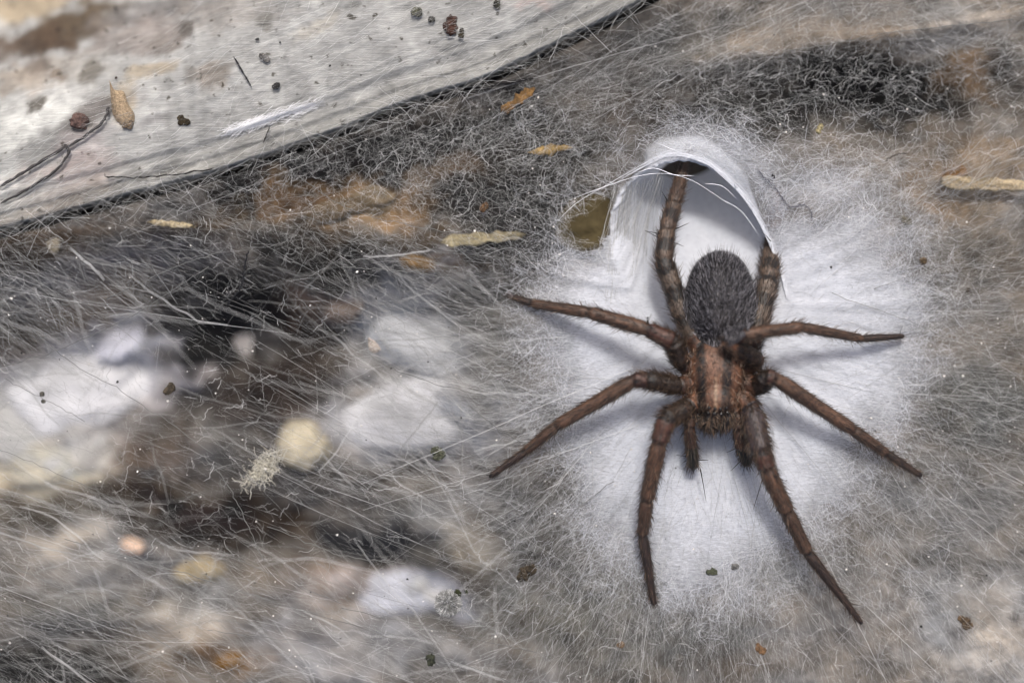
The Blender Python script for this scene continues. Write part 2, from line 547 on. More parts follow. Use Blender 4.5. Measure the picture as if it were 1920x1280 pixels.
# from the throat under the roof, out to the mouth
thr = [(1300, 262, -2.0, 74, 50), (1308, 290, -1.75, 80, 56), (1318, 316, -1.4, 88, 62), (1328, 342, -1.1, 92, 68)]
for (ux, uy, z, a, b) in thr:
    rings.append((ux + a * cs, uy - b * sn, np.full(NT, z), np.ones(NT)))
ux, uy, z0, a, b = thr[-1]
ix, iy = ux + a * cs, uy - b * sn
for k in range(1, 17):
    f = k / 16.0
    g = f ** 0.85
    zz = z0 + (bz - z0) * (1 - (1 - f) ** 1.7)
    rings.append((ix + (bx - ix) * g, iy + (by - iy) * g, zz, np.ones(NT)))
nin = len(rings)
for k in range(1, 76):
    rr = rH + 8.5 * k
    x, y = hc[0] + rr * cs, hc[1] - rr * sn
    rings.append((x, y, sheet_z(x, y), None))
for (x, y, z, dn) in rings:
    X, Y = (x - 960) / 100, (640 - y) / 100
    wob = 0.03 * fbm(X * 5, Y * 5, 3, 67)
    verts.append(np.stack([X, Y, z + wob], 1))
    dens.append(dense(x, y) if dn is None else dn)
verts = np.concatenate(verts); dens = np.concatenate(dens)
fc = grid_faces(NT, len(rings), True)
keep = dens[fc].max(1) > 0.02
fc = fc[keep]
used = np.unique(fc)
remap = -np.ones(len(verts), int); remap[used] = np.arange(len(used))
me = mesh_from('silk_sheet', verts[used], remap[fc])
float_attr(me, 'weave', dens[used])
m, n, bs, out = new_mat('silk_sheet')
at = node(n, 'ShaderNodeAttribute', attribute_name='weave')
fib = [noise_node(n, 13.0, 5, 0.75, (0.6, 3.2, 1.0), r) for r in (0.45, 1.5, 2.6)]
s1 = node(n, 'ShaderNodeMath', operation='MAXIMUM'); s2 = node(n, 'ShaderNodeMath', operation='MAXIMUM')
n.links.new(fib[0].outputs[0], s1.inputs[0]); n.links.new(fib[1].outputs[0], s1.inputs[1])
n.links.new(s1.outputs[0], s2.inputs[0]); n.links.new(fib[2].outputs[0], s2.inputs[1])
ma = node(n, 'ShaderNodeMath', operation='MULTIPLY_ADD')       # 1.9*weave + (fibre-?) -> opacity
n.links.new(at.outputs['Fac'], ma.inputs[0]); ma.inputs[1].default_value = 1.5
sb = node(n, 'ShaderNodeMath', operation='MULTIPLY_ADD')
n.links.new(s2.outputs[0], sb.inputs[0]); sb.inputs[1].default_value = 1.5; sb.inputs[2].default_value = -1.0 - 0.28
n.links.new(sb.outputs[0], ma.inputs[2]); ma.use_clamp = True
pw = node(n, 'ShaderNodeMath', operation='POWER'); pw.inputs[1].default_value = 1.3
n.links.new(ma.outputs[0], pw.inputs[0])
r = ramp(n, s2.outputs[0], [(0.45, (0.57, 0.60, 0.665)), (0.72, (0.78, 0.81, 0.86))])
n.links.new(r.outputs[0], bs.inputs['Base Color'])
bs.inputs['Roughness'].default_value = 0.6
bs.inputs['Specular IOR Level'].default_value = 0.25
bump(n, bs, s2.outputs[0], 0.5, 0.06)
tl = n.nodes.new('ShaderNodeBsdfTranslucent'); n.links.new(r.outputs[0], tl.inputs[0])
mx = n.nodes.new('ShaderNodeMixShader'); mx.inputs[0].default_value = 0.4
n.links.new(bs.outputs[0], mx.inputs[1]); n.links.new(tl.outputs[0], mx.inputs[2])
tp = n.nodes.new('ShaderNodeBsdfTransparent')
mx2 = n.nodes.new('ShaderNodeMixShader')
n.links.new(pw.outputs[0], mx2.inputs[0]); n.links.new(tp.outputs[0], mx2.inputs[1]); n.links.new(mx.outputs[0], mx2.inputs[2])
n.links.new(mx2.outputs[0], out.inputs[0])
sheet = link('silk_sheet', me, None, m)
FELT = hair_mat('felt_thread', [(0.0, (0.46, 0.48, 0.52)), (1.0, (0.84, 0.86, 0.9))], 0.45, 0.3)
SILK = hair_mat('silk_thread', [(0.0, (0.16, 0.163, 0.157)), (0.65, (0.35, 0.354, 0.347)), (1.0, (0.84, 0.85, 0.85))], 0.45, 0.3)


def child(o, parent):
    bpy.context.view_layer.update()
    o.parent = parent
    o.matrix_parent_inverse = parent.matrix_world.inverted()
    return o


child(sheet, web)

# rolled edge of the mouth
m_rim = plain_mat('silk_rim', (0.74, 0.76, 0.8), 0.6, 0.06, 8.0, 0.03)


def rim_tube(name, pts, r0, r1, parent=web):
    p = smooth_path(pts, 10)
    k = np.linspace(0, 1, len(p))
    rad = (r0 + (r1 - r0) * k) * np.minimum(1, np.sin(math.pi * np.clip(k, 0.02, 0.98)) * 2.2 + 0.15)
    rad = rad * (1 + 0.6 * fbm(k * 30, k * 0, 3, 71))
    o = link(name, tube_mesh(name, p, rad, 8), None, m_rim)
    return child(o, parent)


def H(px, py, dz=0.02):
    z = float(sheet_z(np.array([px * 1.0]), np.array([py * 1.0]))[0]) + dz
    return np.array(((px - 960) / 100, (640 - py) / 100, z))


rim_tube('funnel_rim', [H(1225, 268, .05), H(1270, 288, .03), H(1318, 306), H(1350, 331), H(1386, 365), H(1416, 405), H(1441, 450), H(1462, 500), H(1474, 545)], .010, .005)
rim_tube('funnel_thread', [H(1060, 378), H(1130, 352), H(1190, 333), H(1240, 327, -.02), H(1290, 338, -.06), H(1335, 362, -.1), H(1370, 385, -.15)], .0055, .004)
rim_tube('funnel_thread', [H(1320, 345, -.1), H(1352, 350, -.06), H(1380, 372, -.08)], .006, .005)
rim_tube('funnel_thread', [H(1350, 372, -.12), H(1390, 395, -.1), H(1425, 440, -.04)], .006, .005)
rim_tube('funnel_thread', [H(1195, 325), H(1225, 318), H(1262, 330), H(1300, 332)], .007, .006)
rim_tube('funnel_thread', [H(1040, 420), H(1082, 380), H(1140, 346), H(1200, 312), H(1240, 290)], .004, .004)


# ------------------------------------------------------------------ threads
def flow(u, v):
    """main lie of the threads, as an angle in the plan"""
    rad = np.arctan2(-(v - 640), u - 1330)                       # radial from the tunnel
    left = np.radians(-24 + 14 * sstep(560, 300, v) + 6 * fbm(u / 300, v / 300, 2, 81) * 2)
    top = np.radians(10 + 40 * fbm(u / 220, v / 160, 3, 83) * 2)
    wl = sstep(1000, 800, u)
    wt = sstep(420, 300, v)
    a2 = np.where(np.cos(rad - left) < 0, left + math.pi, left)
    vx = (1 - wl) * np.cos(rad) + wl * np.cos(a2); vy = (1 - wl) * np.sin(rad) + wl * np.sin(a2)
    t2 = np.where(vx * np.cos(top) + vy * np.sin(top) < 0, top + math.pi, top)
    vx = vx * (1 - wt) + wt * np.cos(t2); vy = vy * (1 - wt) + wt * np.sin(t2)
    return np.arctan2(vy, vx)


COV = [  # thickness of the loose silk: x, y, half sizes, tilt, amount
    (200, 560, 300, 90, 12, .25), (130, 760, 260, 140, 10, -.12), (380, 640, 190, 110, 20, -.34), (760, 720, 240, 190, 0, .16),
    (200, 1100, 330, 150, -10, .12), (760, 1150, 240, 120, 0, .05), (430, 970, 260, 70, -10, -.34), (760, 340, 420, 120, 8, -.26),
    (1150, 900, 220, 200, 0, .35), (1560, 1050, 340, 220, 0, .42), (1800, 850, 220, 300, 0, .32), (1750, 560, 200, 160, 0, .3),
    (1640, 175, 300, 90, 0, -.5), (1600, 335, 220, 60, 0, .3), (1400, 80, 320, 80, 8, .3), (1150, 250, 160, 90, 0, .12),
    (1080, 420, 100, 80, 0, .15), (940, 700, 160, 160, 0, .35), (1150, 1160, 250, 100, 0, .12), (80, 1265, 160, 30, -10, -.15), (1800, 60, 200, 80, 0, .22),
    (500, 560, 200, 60, 0, -.06), (530, 720, 200, 130, 0, -.22), (740, 1030, 200, 60, -12, -.26),
]


def cover(u, v):
    c = np.full(u.shape, 0.26)
    for (px, py, a, b, ang, s) in COV:
        ca, sa = math.cos(math.radians(ang)), math.sin(math.radians(ang))
        dx, dy = u - px, -(v - py)
        c = c + s * np.exp(-(((dx * ca + dy * sa) / a) ** 2 + ((-dx * sa + dy * ca) / b) ** 2))
    c = c * (1 + 1.3 * fbm(u / 110, v / 70, 4, 85))
    return np.clip(c, 0.03, 1.3)


def threads(name, N, L, R, spread, crinkle, zlo, zhi, weight=cover, K=10, seed=1, label=None, mat=SILK, parent=web, zbase=sheet_z,
            flowf=flow, box=(-150, 2070, -120, 1400), avoid=True, fray=0.0, arc=0.25):
    g = np.random.default_rng(seed)
    us, vs = np.empty(0), np.empty(0)
    while len(us) < N:
        u = g.uniform(box[0], box[1], N * 2); v = g.uniform(box[2], box[3], N * 2)
        ok = g.random(N * 2) * 1.3 < weight(u, v)
        if avoid:
            ok &= v > crack_y(u) + 12
            a = np.mod(np.arctan2(-(v - hc[1]), u - hc[0]), 2 * math.pi)
            ok &= np.hypot(u - hc[0], v - hc[1]) > np.interp(a, th, rH, period=2 * math.pi) * 1.02
        us = np.concatenate([us, u[ok]]); vs = np.concatenate([vs, v[ok]])
    us, vs = us[:N], vs[:N]
    length = L[0] * (L[1] / L[0]) ** g.random(N) * 100
    ang0 = flowf(us, vs) + g.normal(0, 1, N) * spread * np.where(g.random(N) < 0.3, 2.2, 1)
    P = np.zeros((N, K, 3))
    zoff = zlo + (zhi - zlo) * g.random(N)
    curl = g.normal(0, arc, N)
    u, v = us.copy(), vs.copy()
    u0 = u - np.cos(ang0) * length / 2; v0 = v + np.sin(ang0) * length / 2
    for k in range(K):
        s = k / (K - 1)
        ang = ang0 + curl * (s - 0.5) + crinkle * 2.2 * fbm(u0 / 16.0 + 50 * k / K, v0 / 16.0 + np.arange(N) * 0.37, 2, 91 + seed)
        P[:, k, 0] = (u0 - 960) / 100; P[:, k, 1] = (640 - v0) / 100
        P[:, k, 2] = zbase(u0, v0) + zoff + fray * g.normal(0, 1, N)
        u0 = u0 + np.cos(ang) * length / (K - 1); v0 = v0 - np.sin(ang) * length / (K - 1)
    rr = R[0] * (R[1] / R[0]) ** (g.random(N) ** 1.7)
    prof = 0.35 + 0.65 * np.sin(math.pi * np.linspace(0.03, 0.97, K)) ** 0.5
    if avoid:   # keep loose threads out of the open mouth and off the ledge: squeeze those that stray
        uu, vv = P[..., 0] * 100 + 960, 640 - P[..., 1] * 100
        a = np.mod(np.arctan2(-(vv - hc[1]), uu - hc[0]), 2 * math.pi)
        bad = (np.hypot(uu - hc[0], vv - hc[1]) < np.interp(a, th, rH, period=2 * math.pi) * 0.995).any(1) | (vv < crack_y(uu) + g.choice([-12, 4, 9], N)[:, None]).any(1) | (tear(uu, vv) > 0.8).any(1)
        keepm = ~bad
        P, rr = P[keepm], rr[keepm]
    o = curves_obj(name, P, rr[:, None] * prof[None], None, mat)
    tag(o, label, kind='stuff')
    return child(o, parent) if parent is not None else o


def cov_dark(u, v):          # crinkled mesh under the ledge and in the hollow on the right
    return 0.08 + 0.75 * np.exp(-(((u - 900) / 420) ** 2 + ((v - 300 + (u - 900) * .1) / 130) ** 2)) + 0.35 * sstep(1150, 1350, u) * sstep(330, 150, v)


def cov_left(u, v):
    return sstep(1100, 850, u) * sstep(330, 480, v) * cover(u, v)


def roof(u, v):             # little felt on the roof of the tunnel
    return 1 - .55 * np.exp(-(((u - 1300) / 190) ** 2 + ((v - 310) / 110) ** 2)) * sstep(470, 400, v)


def cov_felt(u, v):
    dn = dense(u, v)
    return np.clip(0.2 + 1.1 * dn, 0, 1.3) * roof(u, v)


def cov_edge(u, v):
    dn = dense(u, v)
    return np.clip(0.06 * cover(u, v) + 1.3 * np.exp(-((dn - 0.48) / 0.26) ** 2) * (0.06 + 0.94 * sstep(0.0, 0.2, dn)), 0, 1.3) * sstep(800, 1000, u) * roof(u, v)


threads('fine_silk', 20000, (0.15, 0.9), (.0008, .0022), 0.36, 0.22, -0.14, 0.05, cover, 6, 1, 'fine short silk threads', arc=0.15)
threads('film_silk', 24000, (0.6, 1.8), (.0003, .0006), 0.35, 0.10, -0.20, 0.04, cover, 6, 12, 'hazy film of the finest silk threads', arc=0.08)
threads('crinkled_silk', 13000, (0.12, 0.6), (.0010, .0030), 1.1, 1.3, -0.22, 0.05, cov_dark, 8, 2, 'crinkled silk mesh over the dark rock')
threads('long_silk', 750, (1.6, 8.0), (.0010, .0030), 0.13, 0.05, -0.08, 0.12, cover, 22, 3, 'long taut silk threads', arc=0.05)
threads('deep_silk', 420, (1.0, 3.5), (.004, .010), 0.35, 0.3, -2.2, -0.3, cov_left, 9, 4, 'blurred silk layers deep below the sheet')
threads('felted_silk', 9000, (0.15, 0.6), (.0008, .0020), 1.6, 0.7, -0.02, 0.04, cov_felt, 6, 5, 'felted silk around the tunnel mouth', box=(950, 1800, 200, 1150), mat=FELT)
threads('frayed_silk', 7000, (0.15, 0.7), (.0007, .0020), 0.8, 0.6, -0.12, 0.05, cov_edge, 6, 6, 'frayed silk round the dense sheet', box=(850, 2000, 200, 1350), arc=0.15, mat=FELT)

# fine threads rolled along the arch of the mouth, and the veil hanging down its left side
g = np.random.default_rng(19)
arch = smooth_path([H(1150, 345), H(1195, 320), H(1238, 298), H(1275, 295), H(1318, 308), H(1350, 331), H(1386, 365), H(1416, 405), H(1441, 450), H(1462, 500), H(1478, 560)], 6)
outw = arch - W(hc[0], hc[1], 0.2); outw /= np.linalg.norm(outw, axis=1)[:, None]
N = 170
P = np.zeros((N, 14, 3)); R = np.zeros((N, 14))
for i in range(N):
    a = g.integers(0, len(arch) - 15); ln = g.integers(14, 30)
    idx = np.clip(np.linspace(a, min(a + ln, len(arch) - 1), 14), 0, len(arch) - 1)
    base = np.stack([np.interp(idx, np.arange(len(arch)), arch[:, k]) for k in range(3)], 1)
    ow = np.stack([np.interp(idx, np.arange(len(arch)), outw[:, k]) for k in range(3)], 1)
    off = abs(g.normal(0, .06)) * (0.6 + 0.4 * np.linspace(0, 1, 14) * g.random()) - 0.012
    P[i] = base + ow * off[:, None] + g.normal(0, .004, (14, 3)) + np.array((0, 0, .015))
    R[i] = g.uniform(.0009, .0026) * (0.4 + np.sin(np.linspace(.1, 3.0, 14)))
o = tag(curves_obj('rim_silk', P, R, None, FELT), 'silk threads rolled along the arch of the mouth', kind='stuff')
child(o, web)
N = 150
P = np.zeros((N, 9, 3)); R = np.zeros((N, 9))
for i in range(N):
    x0 = g.uniform(1150, 1245); y0 = 352 - (x0 - 1150) * .22 + g.normal(0, 4)
    x1 = x0 + g.normal(-26, 18) + (1200 - x0) * .25; y1 = g.uniform(430, 600)
    for k in range(9):
        f = k / 8
        px, py = x0 + (x1 - x0) * f + g.normal(0, .8), y0 + (y1 - y0) * f
        dip = -0.30 * math.sin(math.pi * f) * min(1, max(0, (px - 1150) / 60))
        P[i, k] = H(px, py, dip)
    R[i] = g.uniform(.0008, .002)
o = tag(curves_obj('veil_silk', P, R, None, SILK), 'veil of silk threads hanging at the left of the mouth', kind='stuff')
child(o, web)

# dusty specks caught in the silk, white ones painted as sparkle
N = 900
b2 = bmesh.new()
for i in range(N):
    u, v = g.uniform(-60, 1980), g.uniform(60, 1330)
    if v < float(crack_y(np.array([u]))[0]) + 8 or (np.hypot(u - 1310, v - 470) < 190): continue
    r = .006 * 3 ** g.random() if g.random() < .9 else g.uniform(.016, .026)
    res = bmesh.ops.create_icosphere(b2, subdivisions=1, radius=r)
    c = Vector(H(u, v, g.uniform(-.06, .04)))
    for vv in res['verts']:
        vv.co = c + vv.co * g.uniform(.6, 1.4)
me = bpy.data.meshes.new('dust_and_glints'); b2.to_mesh(me); b2.free()
dc = np.repeat(np.where(g.random(len(me.vertices) // 12) < .6, .75, .05), 12)
color_attr(me, 'Col', np.repeat(dc[:, None], 3, 1) * np.array((1, .96, .9)))
child(tag(link('dust_and_glints', me, None, attr_mat('dust_and_glints', .8)), 'dusty specks and painted white sparkle in the silk', kind='stuff'), web)

# single strands one can follow with the eye
STRANDS = [
    [(0, 842), (150, 905), (300, 976), (450, 1050), (640, 1130)], [(-40, 1030), (130, 1110), (300, 1200), (430, 1290)],
    [(380, 852), (425, 905), (460, 975), (494, 1050)], [(0, 690), (110, 655), (250, 590), (390, 500)], [(60, 620), (150, 690), (240, 740), (400, 850)],
    [(200, 560), (330, 500), (420, 470)], [(0, 590), (90, 575), (200, 570), (330, 600)], [(10, 712), (90, 752), (160, 790)],
    [(640, 450), (740, 458), (830, 470), (900, 465), (985, 430)], [(640, 500), (720, 505), (830, 520), (930, 560)], [(500, 985), (640, 1040), (760, 1055)],
    [(390, 1180), (500, 1195), (640, 1210)], [(120, 1010), (330, 1070), (520, 1130), (720, 1190), (960, 1280)], [(640, 860), (760, 885), (880, 890)],
    [(560, 560), (650, 640), (760, 700), (900, 740), (1010, 760)], [(330, 500), (430, 560), (560, 610), (700, 640)], [(1480, 95), (1560, 83), (1680, 60), (1900, 38)],
    [(1555, 170), (1600, 140), (1640, 105), (1670, 75)], [(1535, 210), (1552, 175), (1548, 160), (1520, 145)], [(1800, 745), (1860, 752), (1930, 760)],
    [(1560, 550), (1700, 600), (1800, 640), (1930, 650)], [(1640, 540), (1760, 500), (1900, 430)], [(1430, 1085), (1540, 1110), (1640, 1190)],
    [(1700, 900), (1800, 960), (1930, 1010)], [(960, 1010), (1040, 985), (1150, 900)], [(700, 250), (800, 300), (900, 330), (1000, 360)],
    [(650, 320), (740, 290), (840, 300)], [(560, 330), (650, 390), (760, 420), (870, 440)], [(1310, 180), (1400, 205), (1480, 235)],
    [(1620, 305), (1650, 330), (1680, 340), (1700, 330)], [(880, 760), (960, 820), (1060, 860)], [(0, 1120), (140, 1170), (290, 1230), (380, 1280)],
    [(640, 1140), (780, 1170), (900, 1200), (1010, 1222)], [(1500, 1040), (1590, 1060), (1700, 1100), (1850, 1170)], [(1020, 1110), (1120, 1080), (1240, 1100)],
]
g = np.random.default_rng(5)
for s in STRANDS:
    pts = []
    for (px, py) in s:
        q = H(px, py, 0.0)
        q[2] = max(q[2], -0.1) + 0.1
        pts.append(W(px, py, q[2]))
    p = smooth_path(pts, 10)
    p[:, :2] += 0.012 * g.normal(0, 1, (len(p), 2))
    r = g.uniform(.0035, .007)
    child(link('strand', tube_mesh('strand', p, np.full(len(p), r), 5), None, SILK), web)


# silk film over the ledge: taut threads running along it
def lz_uv(u, v):
    return ledge_z(None, (crack_y(u) - v) * 0.92, u, v) + 0.06


def lflow(u, v):
    return np.radians(24 + 12 * fbm(u / 200, v / 200, 2, 95) * 2)


def lcover(u, v):
    t = (crack_y(u) - v) * 0.92
    return (0.35 + 0.6 * sstep(120, 40, t) + 0.4 * sstep(300, 700, u)) * (t > 6) * (1 + fbm(u / 90, v / 60, 3, 96))


ledge_silk = threads('ledge_silk', 6000, (0.2, 1.3), (.0006, .0019), 0.2, 0.25, 0.0, 0.12, lcover, 9, 8, None, SILK, None, lz_uv, lflow, (-100, 1300, -120, 460), False)
tag(ledge_silk, 'thin film of taut silk threads over the pale rock ledge', None, None, 'stuff')

# threads that bridge the crack between ledge and web
g = np.random.default_rng(23)
N = 500
P = np.zeros((N, 9, 3))
for i in range(N):
    u = g.uniform(-60, 1250); a = math.radians(g.choice([25, 60, 160, -30]) + g.normal(0, 22)); ln = g.uniform(25, 110)
    v = float(crack_y(np.array([u]))[0]) + g.normal(3, 12)
    x0, y0, x1, y1 = u - ln * math.cos(a) * .5, v + ln * math.sin(a) * .5, u + ln * math.cos(a) * .5, v - ln * math.sin(a) * .5
    for q in range(9):
        px, py = x0 + (x1 - x0) * q / 8 + g.normal(0, .9), y0 + (y1 - y0) * q / 8 + g.normal(0, .9)
        P[i, q] = W(px, py, .04 + g.normal(0, .008))
child(tag(curves_obj('bridging_silk', P, np.full((N, 9), 1.0) * g.uniform(.0008, .0024, (N, 1)), None, SILK), 'short silk threads bridging the crack', kind='stuff'), web)

# ------------------------------------------------------------------ spider
spider = tag(empty('spider', W(1345, 720, 0)), 'brown hairy spider with grey furry abdomen standing in front of its white silk tunnel', 'spider')
# segments: (x, y, height, radius) at both ends, colour key
SEG = []


def leg(pts, cols):
    for i in range(len(pts) - 1):
        SEG.append((pts[i], pts[i + 1], cols[i]))


# heights are above the sheet plane, radii in hundredths
leg([(1312, 742, .62, 16), (1291, 762, .80, 18), (1250, 786, 1.12, 18), (1236, 828, 1.08, 15.5), (1213, 936, .66, 13), (1205, 1002, .38, 10.5), (1226, 1131, .04, 6)],
    ['coxa', 'femur', 'patella', 'tibia', 'meta', 'tarsus'])
leg([(1385, 740, .62, 17), (1408, 768, .80, 21), (1428, 848, 1.02, 19), (1437, 878, 1.0, 16), (1475, 958, .72, 14), (1513, 1034, .42, 11.5), (1615, 1167, .03, 5)],
    ['coxa', 'femurv', 'patella', 'tibia', 'meta', 'tarsus'])
leg([(1305, 716, .62, 16), (1272, 724, .78, 17), (1216, 712, 1.10, 16.5), (1190, 712, 1.08, 14), (1045, 797, .52, 11), (985, 846, .24, 8.5), (919, 893, .03, 5)],
    ['coxa', 'femur', 'patella', 'tibia', 'meta', 'tarsus'])
leg([(1308, 690, .62, 16), (1280, 684, .72, 17), (1262, 640, 1.02, 18), (1216, 618, 1.05, 14), (1106, 586, .74, 11.5), (998, 569, .16, 8), (950, 553, -.12, 5)],
    ['coxa', 'femur', 'patella', 'tibia', 'meta', 'tarsus'])
leg([(1318, 662, .6, 17), (1294, 628, .62, 18), (1244, 490, .62, 17), (1250, 432, .44, 15), (1264, 382, .18, 14), (1276, 335, -.12, 12), (1292, 285, -.35, 9)],
    ['coxa', 'bandf', 'bandp', 'band', 'meta', 'meta'])
leg([(1382, 662, .6, 17), (1412, 640, .55, 20), (1441, 525, .05, 19), (1447, 468, -.34, 17), (1454, 415, -.70, 14), (1458, 360, -.95, 11)],
    ['coxa', 'bandf', 'bandp', 'band', 'meta'])
leg([(1392, 690, .62, 17), (1418, 676, .82, 19), (1362, 640, 1.32, 13), (1394, 627, 1.34, 12), (1502, 613, 1.0, 10.5), (1617, 635, .42, 7.5), (1693, 630, .06, 5)],
    ['coxa', 'femurd', 'patella', 'tibia', 'meta', 'tarsus'])
leg([(1392, 716, .62, 17), (1424, 724, .76, 19), (1436, 706, 1.06, 15), (1452, 708, 1.06, 14), (1598, 805, .56, 11.5), (1662, 850, .28, 9), (1726, 891, .03, 5.5)],
    ['coxa', 'femur', 'patella', 'tibia', 'meta', 'tarsus'])
# palps
leg([(1322, 752, .62, 11), (1296, 770, .72, 11), (1292, 800, .70, 10.5), (1296, 838, .52, 11), (1300, 874, .32, 10)], ['coxa', 'palp', 'palp', 'palpend'])
leg([(1372, 752, .62, 11), (1386, 776, .72, 12), (1384, 804, .70, 11), (1390, 838, .52, 11.5), (1401, 868, .32, 10)], ['coxa', 'palp', 'palp', 'palpend'])

bm = bmesh.new()


def ball(px, py, z, rx, ry, rz, rot=0.0):
    k = (D - z) / D
    r = bmesh.ops.create_icosphere(bm, subdivisions=4, radius=1)
    c = W(px, py, z)
    ca, sa = math.cos(rot), math.sin(rot)
    for v in r['verts']:
        x, y = v.co.x * rx * k / 100, v.co.y * ry * k / 100
        v.co = Vector((c[0] + x * ca - y * sa, c[1] + x * sa + y * ca, c[2] + v.co.z * rz))


def seg_tube(a, b):
    A, B = Vector(W(*a[:3])), Vector(W(*b[:3]))
    ra, rb = a[3] / 100, b[3] / 100
    axis = (B - A); L = axis.length; axis.normalize()
    q = axis.to_track_quat('Z', 'Y').to_matrix()
    rings = []
    prof = [(-.30, .0), (-.22, .55), (-.08, .80), (.03, .84), (.12, 1.0), (.35, 1.04), (.6, 1.0), (.84, 1.03), (.93, 1.08), (1.0, .88), (1.05, .62), (1.09, .0)]
    lim = min(1.0, 2.2 * max(ra, rb) / max(L, 1e-4))
    for (t, s) in prof:
        tt = t
        if t < 0: tt = t * min(1, ra / L * 2.6)
        if t > 1: tt = 1 + (t - 1) * min(3.0, rb / L * 9)
        rr = (ra + (rb - ra) * min(max(t, 0), 1)) * s
        rings.append([bm.verts.new(A + axis * (tt * L) + q @ Vector((rr * math.cos(g), rr * math.sin(g), 0))) for g in np.linspace(0, 2 * math.pi, 14, endpoint=False)])
    for i in range(len(rings) - 1):
        for k in range(14):
            bm.faces.new((rings[i][k], rings[i][(k + 1) % 14], rings[i + 1][(k + 1) % 14], rings[i + 1][k]))
    bm.faces.new(rings[0][::-1]); bm.faces.new(rings[-1])


for a, b, c in SEG:
    seg_tube(a, b)
ball(1345, 696, .74, 53, 60, .34)                 # carapace
ball(1345, 660, .66, 44, 34, .28)
ball(1345, 748, .84, 36, 36, .30)                 # raised head
ball(1328, 782, .68, 16, 24, .28, 0.06)           # chelicerae
ball(1361, 782, .68, 16, 24, .28, -0.06)
ball(1350, 645, .62, 20, 22, .18)                 # waist
ball(1350, 560, .62, 59, 82, .55)                 # abdomen
ball(1351, 588, .63, 57, 56, .53)
me0 = bpy.data.meshes.new('body')
bm.normal_update()
bm.to_mesh(me0); bm.free()
tmp = bpy.data.objects.new('body', me0)
C.objects.link(tmp)
md = tmp.modifiers.new('Remesh', 'REMESH'); md.mode = 'VOXEL'; md.voxel_size = 0.019; md.use_smooth_shade = True
ms = tmp.modifiers.new('Smooth', 'SMOOTH'); ms.factor = 0.5; ms.iterations = 3
dg = bpy.context.evaluated_depsgraph_get()
dg.update()
me = bpy.data.meshes.new_from_object(tmp.evaluated_get(dg))
bpy.data.objects.remove(tmp); me.name = 'body'
nv = len(me.vertices)
co = np.empty(nv * 3, np.float32); me.vertices.foreach_get('co', co); co = co.reshape(-1, 3).astype(float)
no = np.empty(nv * 3, np.float32); me.vertices.foreach_get('normal', no); no = no.reshape(-1, 3).astype(float)
k = D / (D - co[:, 2])
pu, pv = co[:, 0] * k * 100 + 960, 640 - co[:, 1] * k * 100
best = np.full(nv, 9e9); bi = np.zeros(nv, int); bt = np.zeros(nv)
for i, (a, b, c) in enumerate(SEG):
    A, B = W(*a[:3]), W(*b[:3])
    ab = B - A
    t = np.clip(((co - A) @ ab) / (ab @ ab), 0, 1)
    rr = (a[3] + (b[3] - a[3]) * t) / 100
    dd = np.linalg.norm(co - (A + t[:, None] * ab), axis=1) - rr
    u = dd < best
    best[u] = dd[u]; bi[u] = i; bt[u] = t[u]
CK = dict(coxa=(118, 74, 50), femur=(74, 56, 44), femurd=(58, 42, 34), femurv=(92, 74, 76), patella=(104, 58, 40), tibia=(118, 78, 52), meta=(104, 70, 48),
          tarsus=(66, 44, 34), bandf=(118, 98, 84), bandp=(112, 88, 72), band=(112, 84, 66), palp=(104, 66, 46), palpend=(60, 56, 42))
keys = [c for _, _, c in SEG]
segc = np.array([lin(*CK[c]) * np.array((.295, .31, .305)) + lin(*CK[c]).mean() * 0.08 for c in keys])
colr = segc[bi].copy()
isband = np.array([c.startswith('band') for c in keys])[bi]
segl = np.array([np.linalg.norm(W(*a[:3]) - W(*b[:3])) for a, b, c in SEG])[bi]
band = 0.5 + 0.5 * np.sin(bt * segl / 0.52 * 2 * math.pi + 1.2)
colr[isband] *= (0.15 + 1.05 * sstep(0.3, 0.65, (band + 0.8 * fbm(pu / 7, pv / 7, 3, 107))[isband]))[:, None]
joint = np.minimum(bt, 1 - bt) * segl
colr *= (0.5 + 0.5 * sstep(0.0, 0.07, joint))[:, None]
streak = fbm(pu / 5 + pv / 5, pu / 30 - pv / 30, 3, 101)
along = np.array([(b[0] - a[0], b[1] - a[1]) for a, b, c in SEG], float)
along /= np.linalg.norm(along, axis=1)[:, None] + 1e-9
sl_, sc_ = pu * along[bi, 0] + pv * along[bi, 1], -pu * along[bi, 1] + pv * along[bi, 0]
streak = streak * 0.5 + fbm(sl_ / 34, sc_ / 3.2, 3, 102) * 1.1
colr *= np.clip(1 + 1.5 * streak + 1.1 * fbm(pu / 6, pv / 6, 3, 105), .2, 2.4)[:, None]
# head and thorax pattern
ax = (pu - 1339) / 1.0; ay = pv - 700
car = (best > 0.0) | ((np.abs(ax) < 46) & (np.abs(ay) < 75) & (co[:, 2] > 0.78) & (np.hypot(ax / 52, ay / 70) < 1))
car &= (pv > 640) & (pv < 812) & (np.hypot(ax / 62, (pv - 712) / 95) < 1.0)
ccol = np.tile(lin(124, 86, 64), (nv, 1))
stripe = np.exp(-((np.abs(ax) - (24 - 0.03 * ay)) / 9.5) ** 4)
stripe = np.clip(stripe * (0.95 + 1.1 * fbm(pu / 6, pv / 9, 3, 108)), 0, 1)
ccol = ccol * (1 - 0.97 * stripe[:, None]) + lin(26, 22, 19) * 0.97 * stripe[:, None]
mid = np.exp(-((ax - 3) / 2.6) ** 2) * sstep(690, 735, pv)
ccol = ccol * (1 - 0.8 * mid[:, None]) + lin(196, 168, 140) * 0.8 * mid[:, None]
edge = sstep(44, 50, np.abs(ax - 5)) * 0.7
ccol *= (1 - edge)[:, None]
face = sstep(766, 776, pv)[:, None]
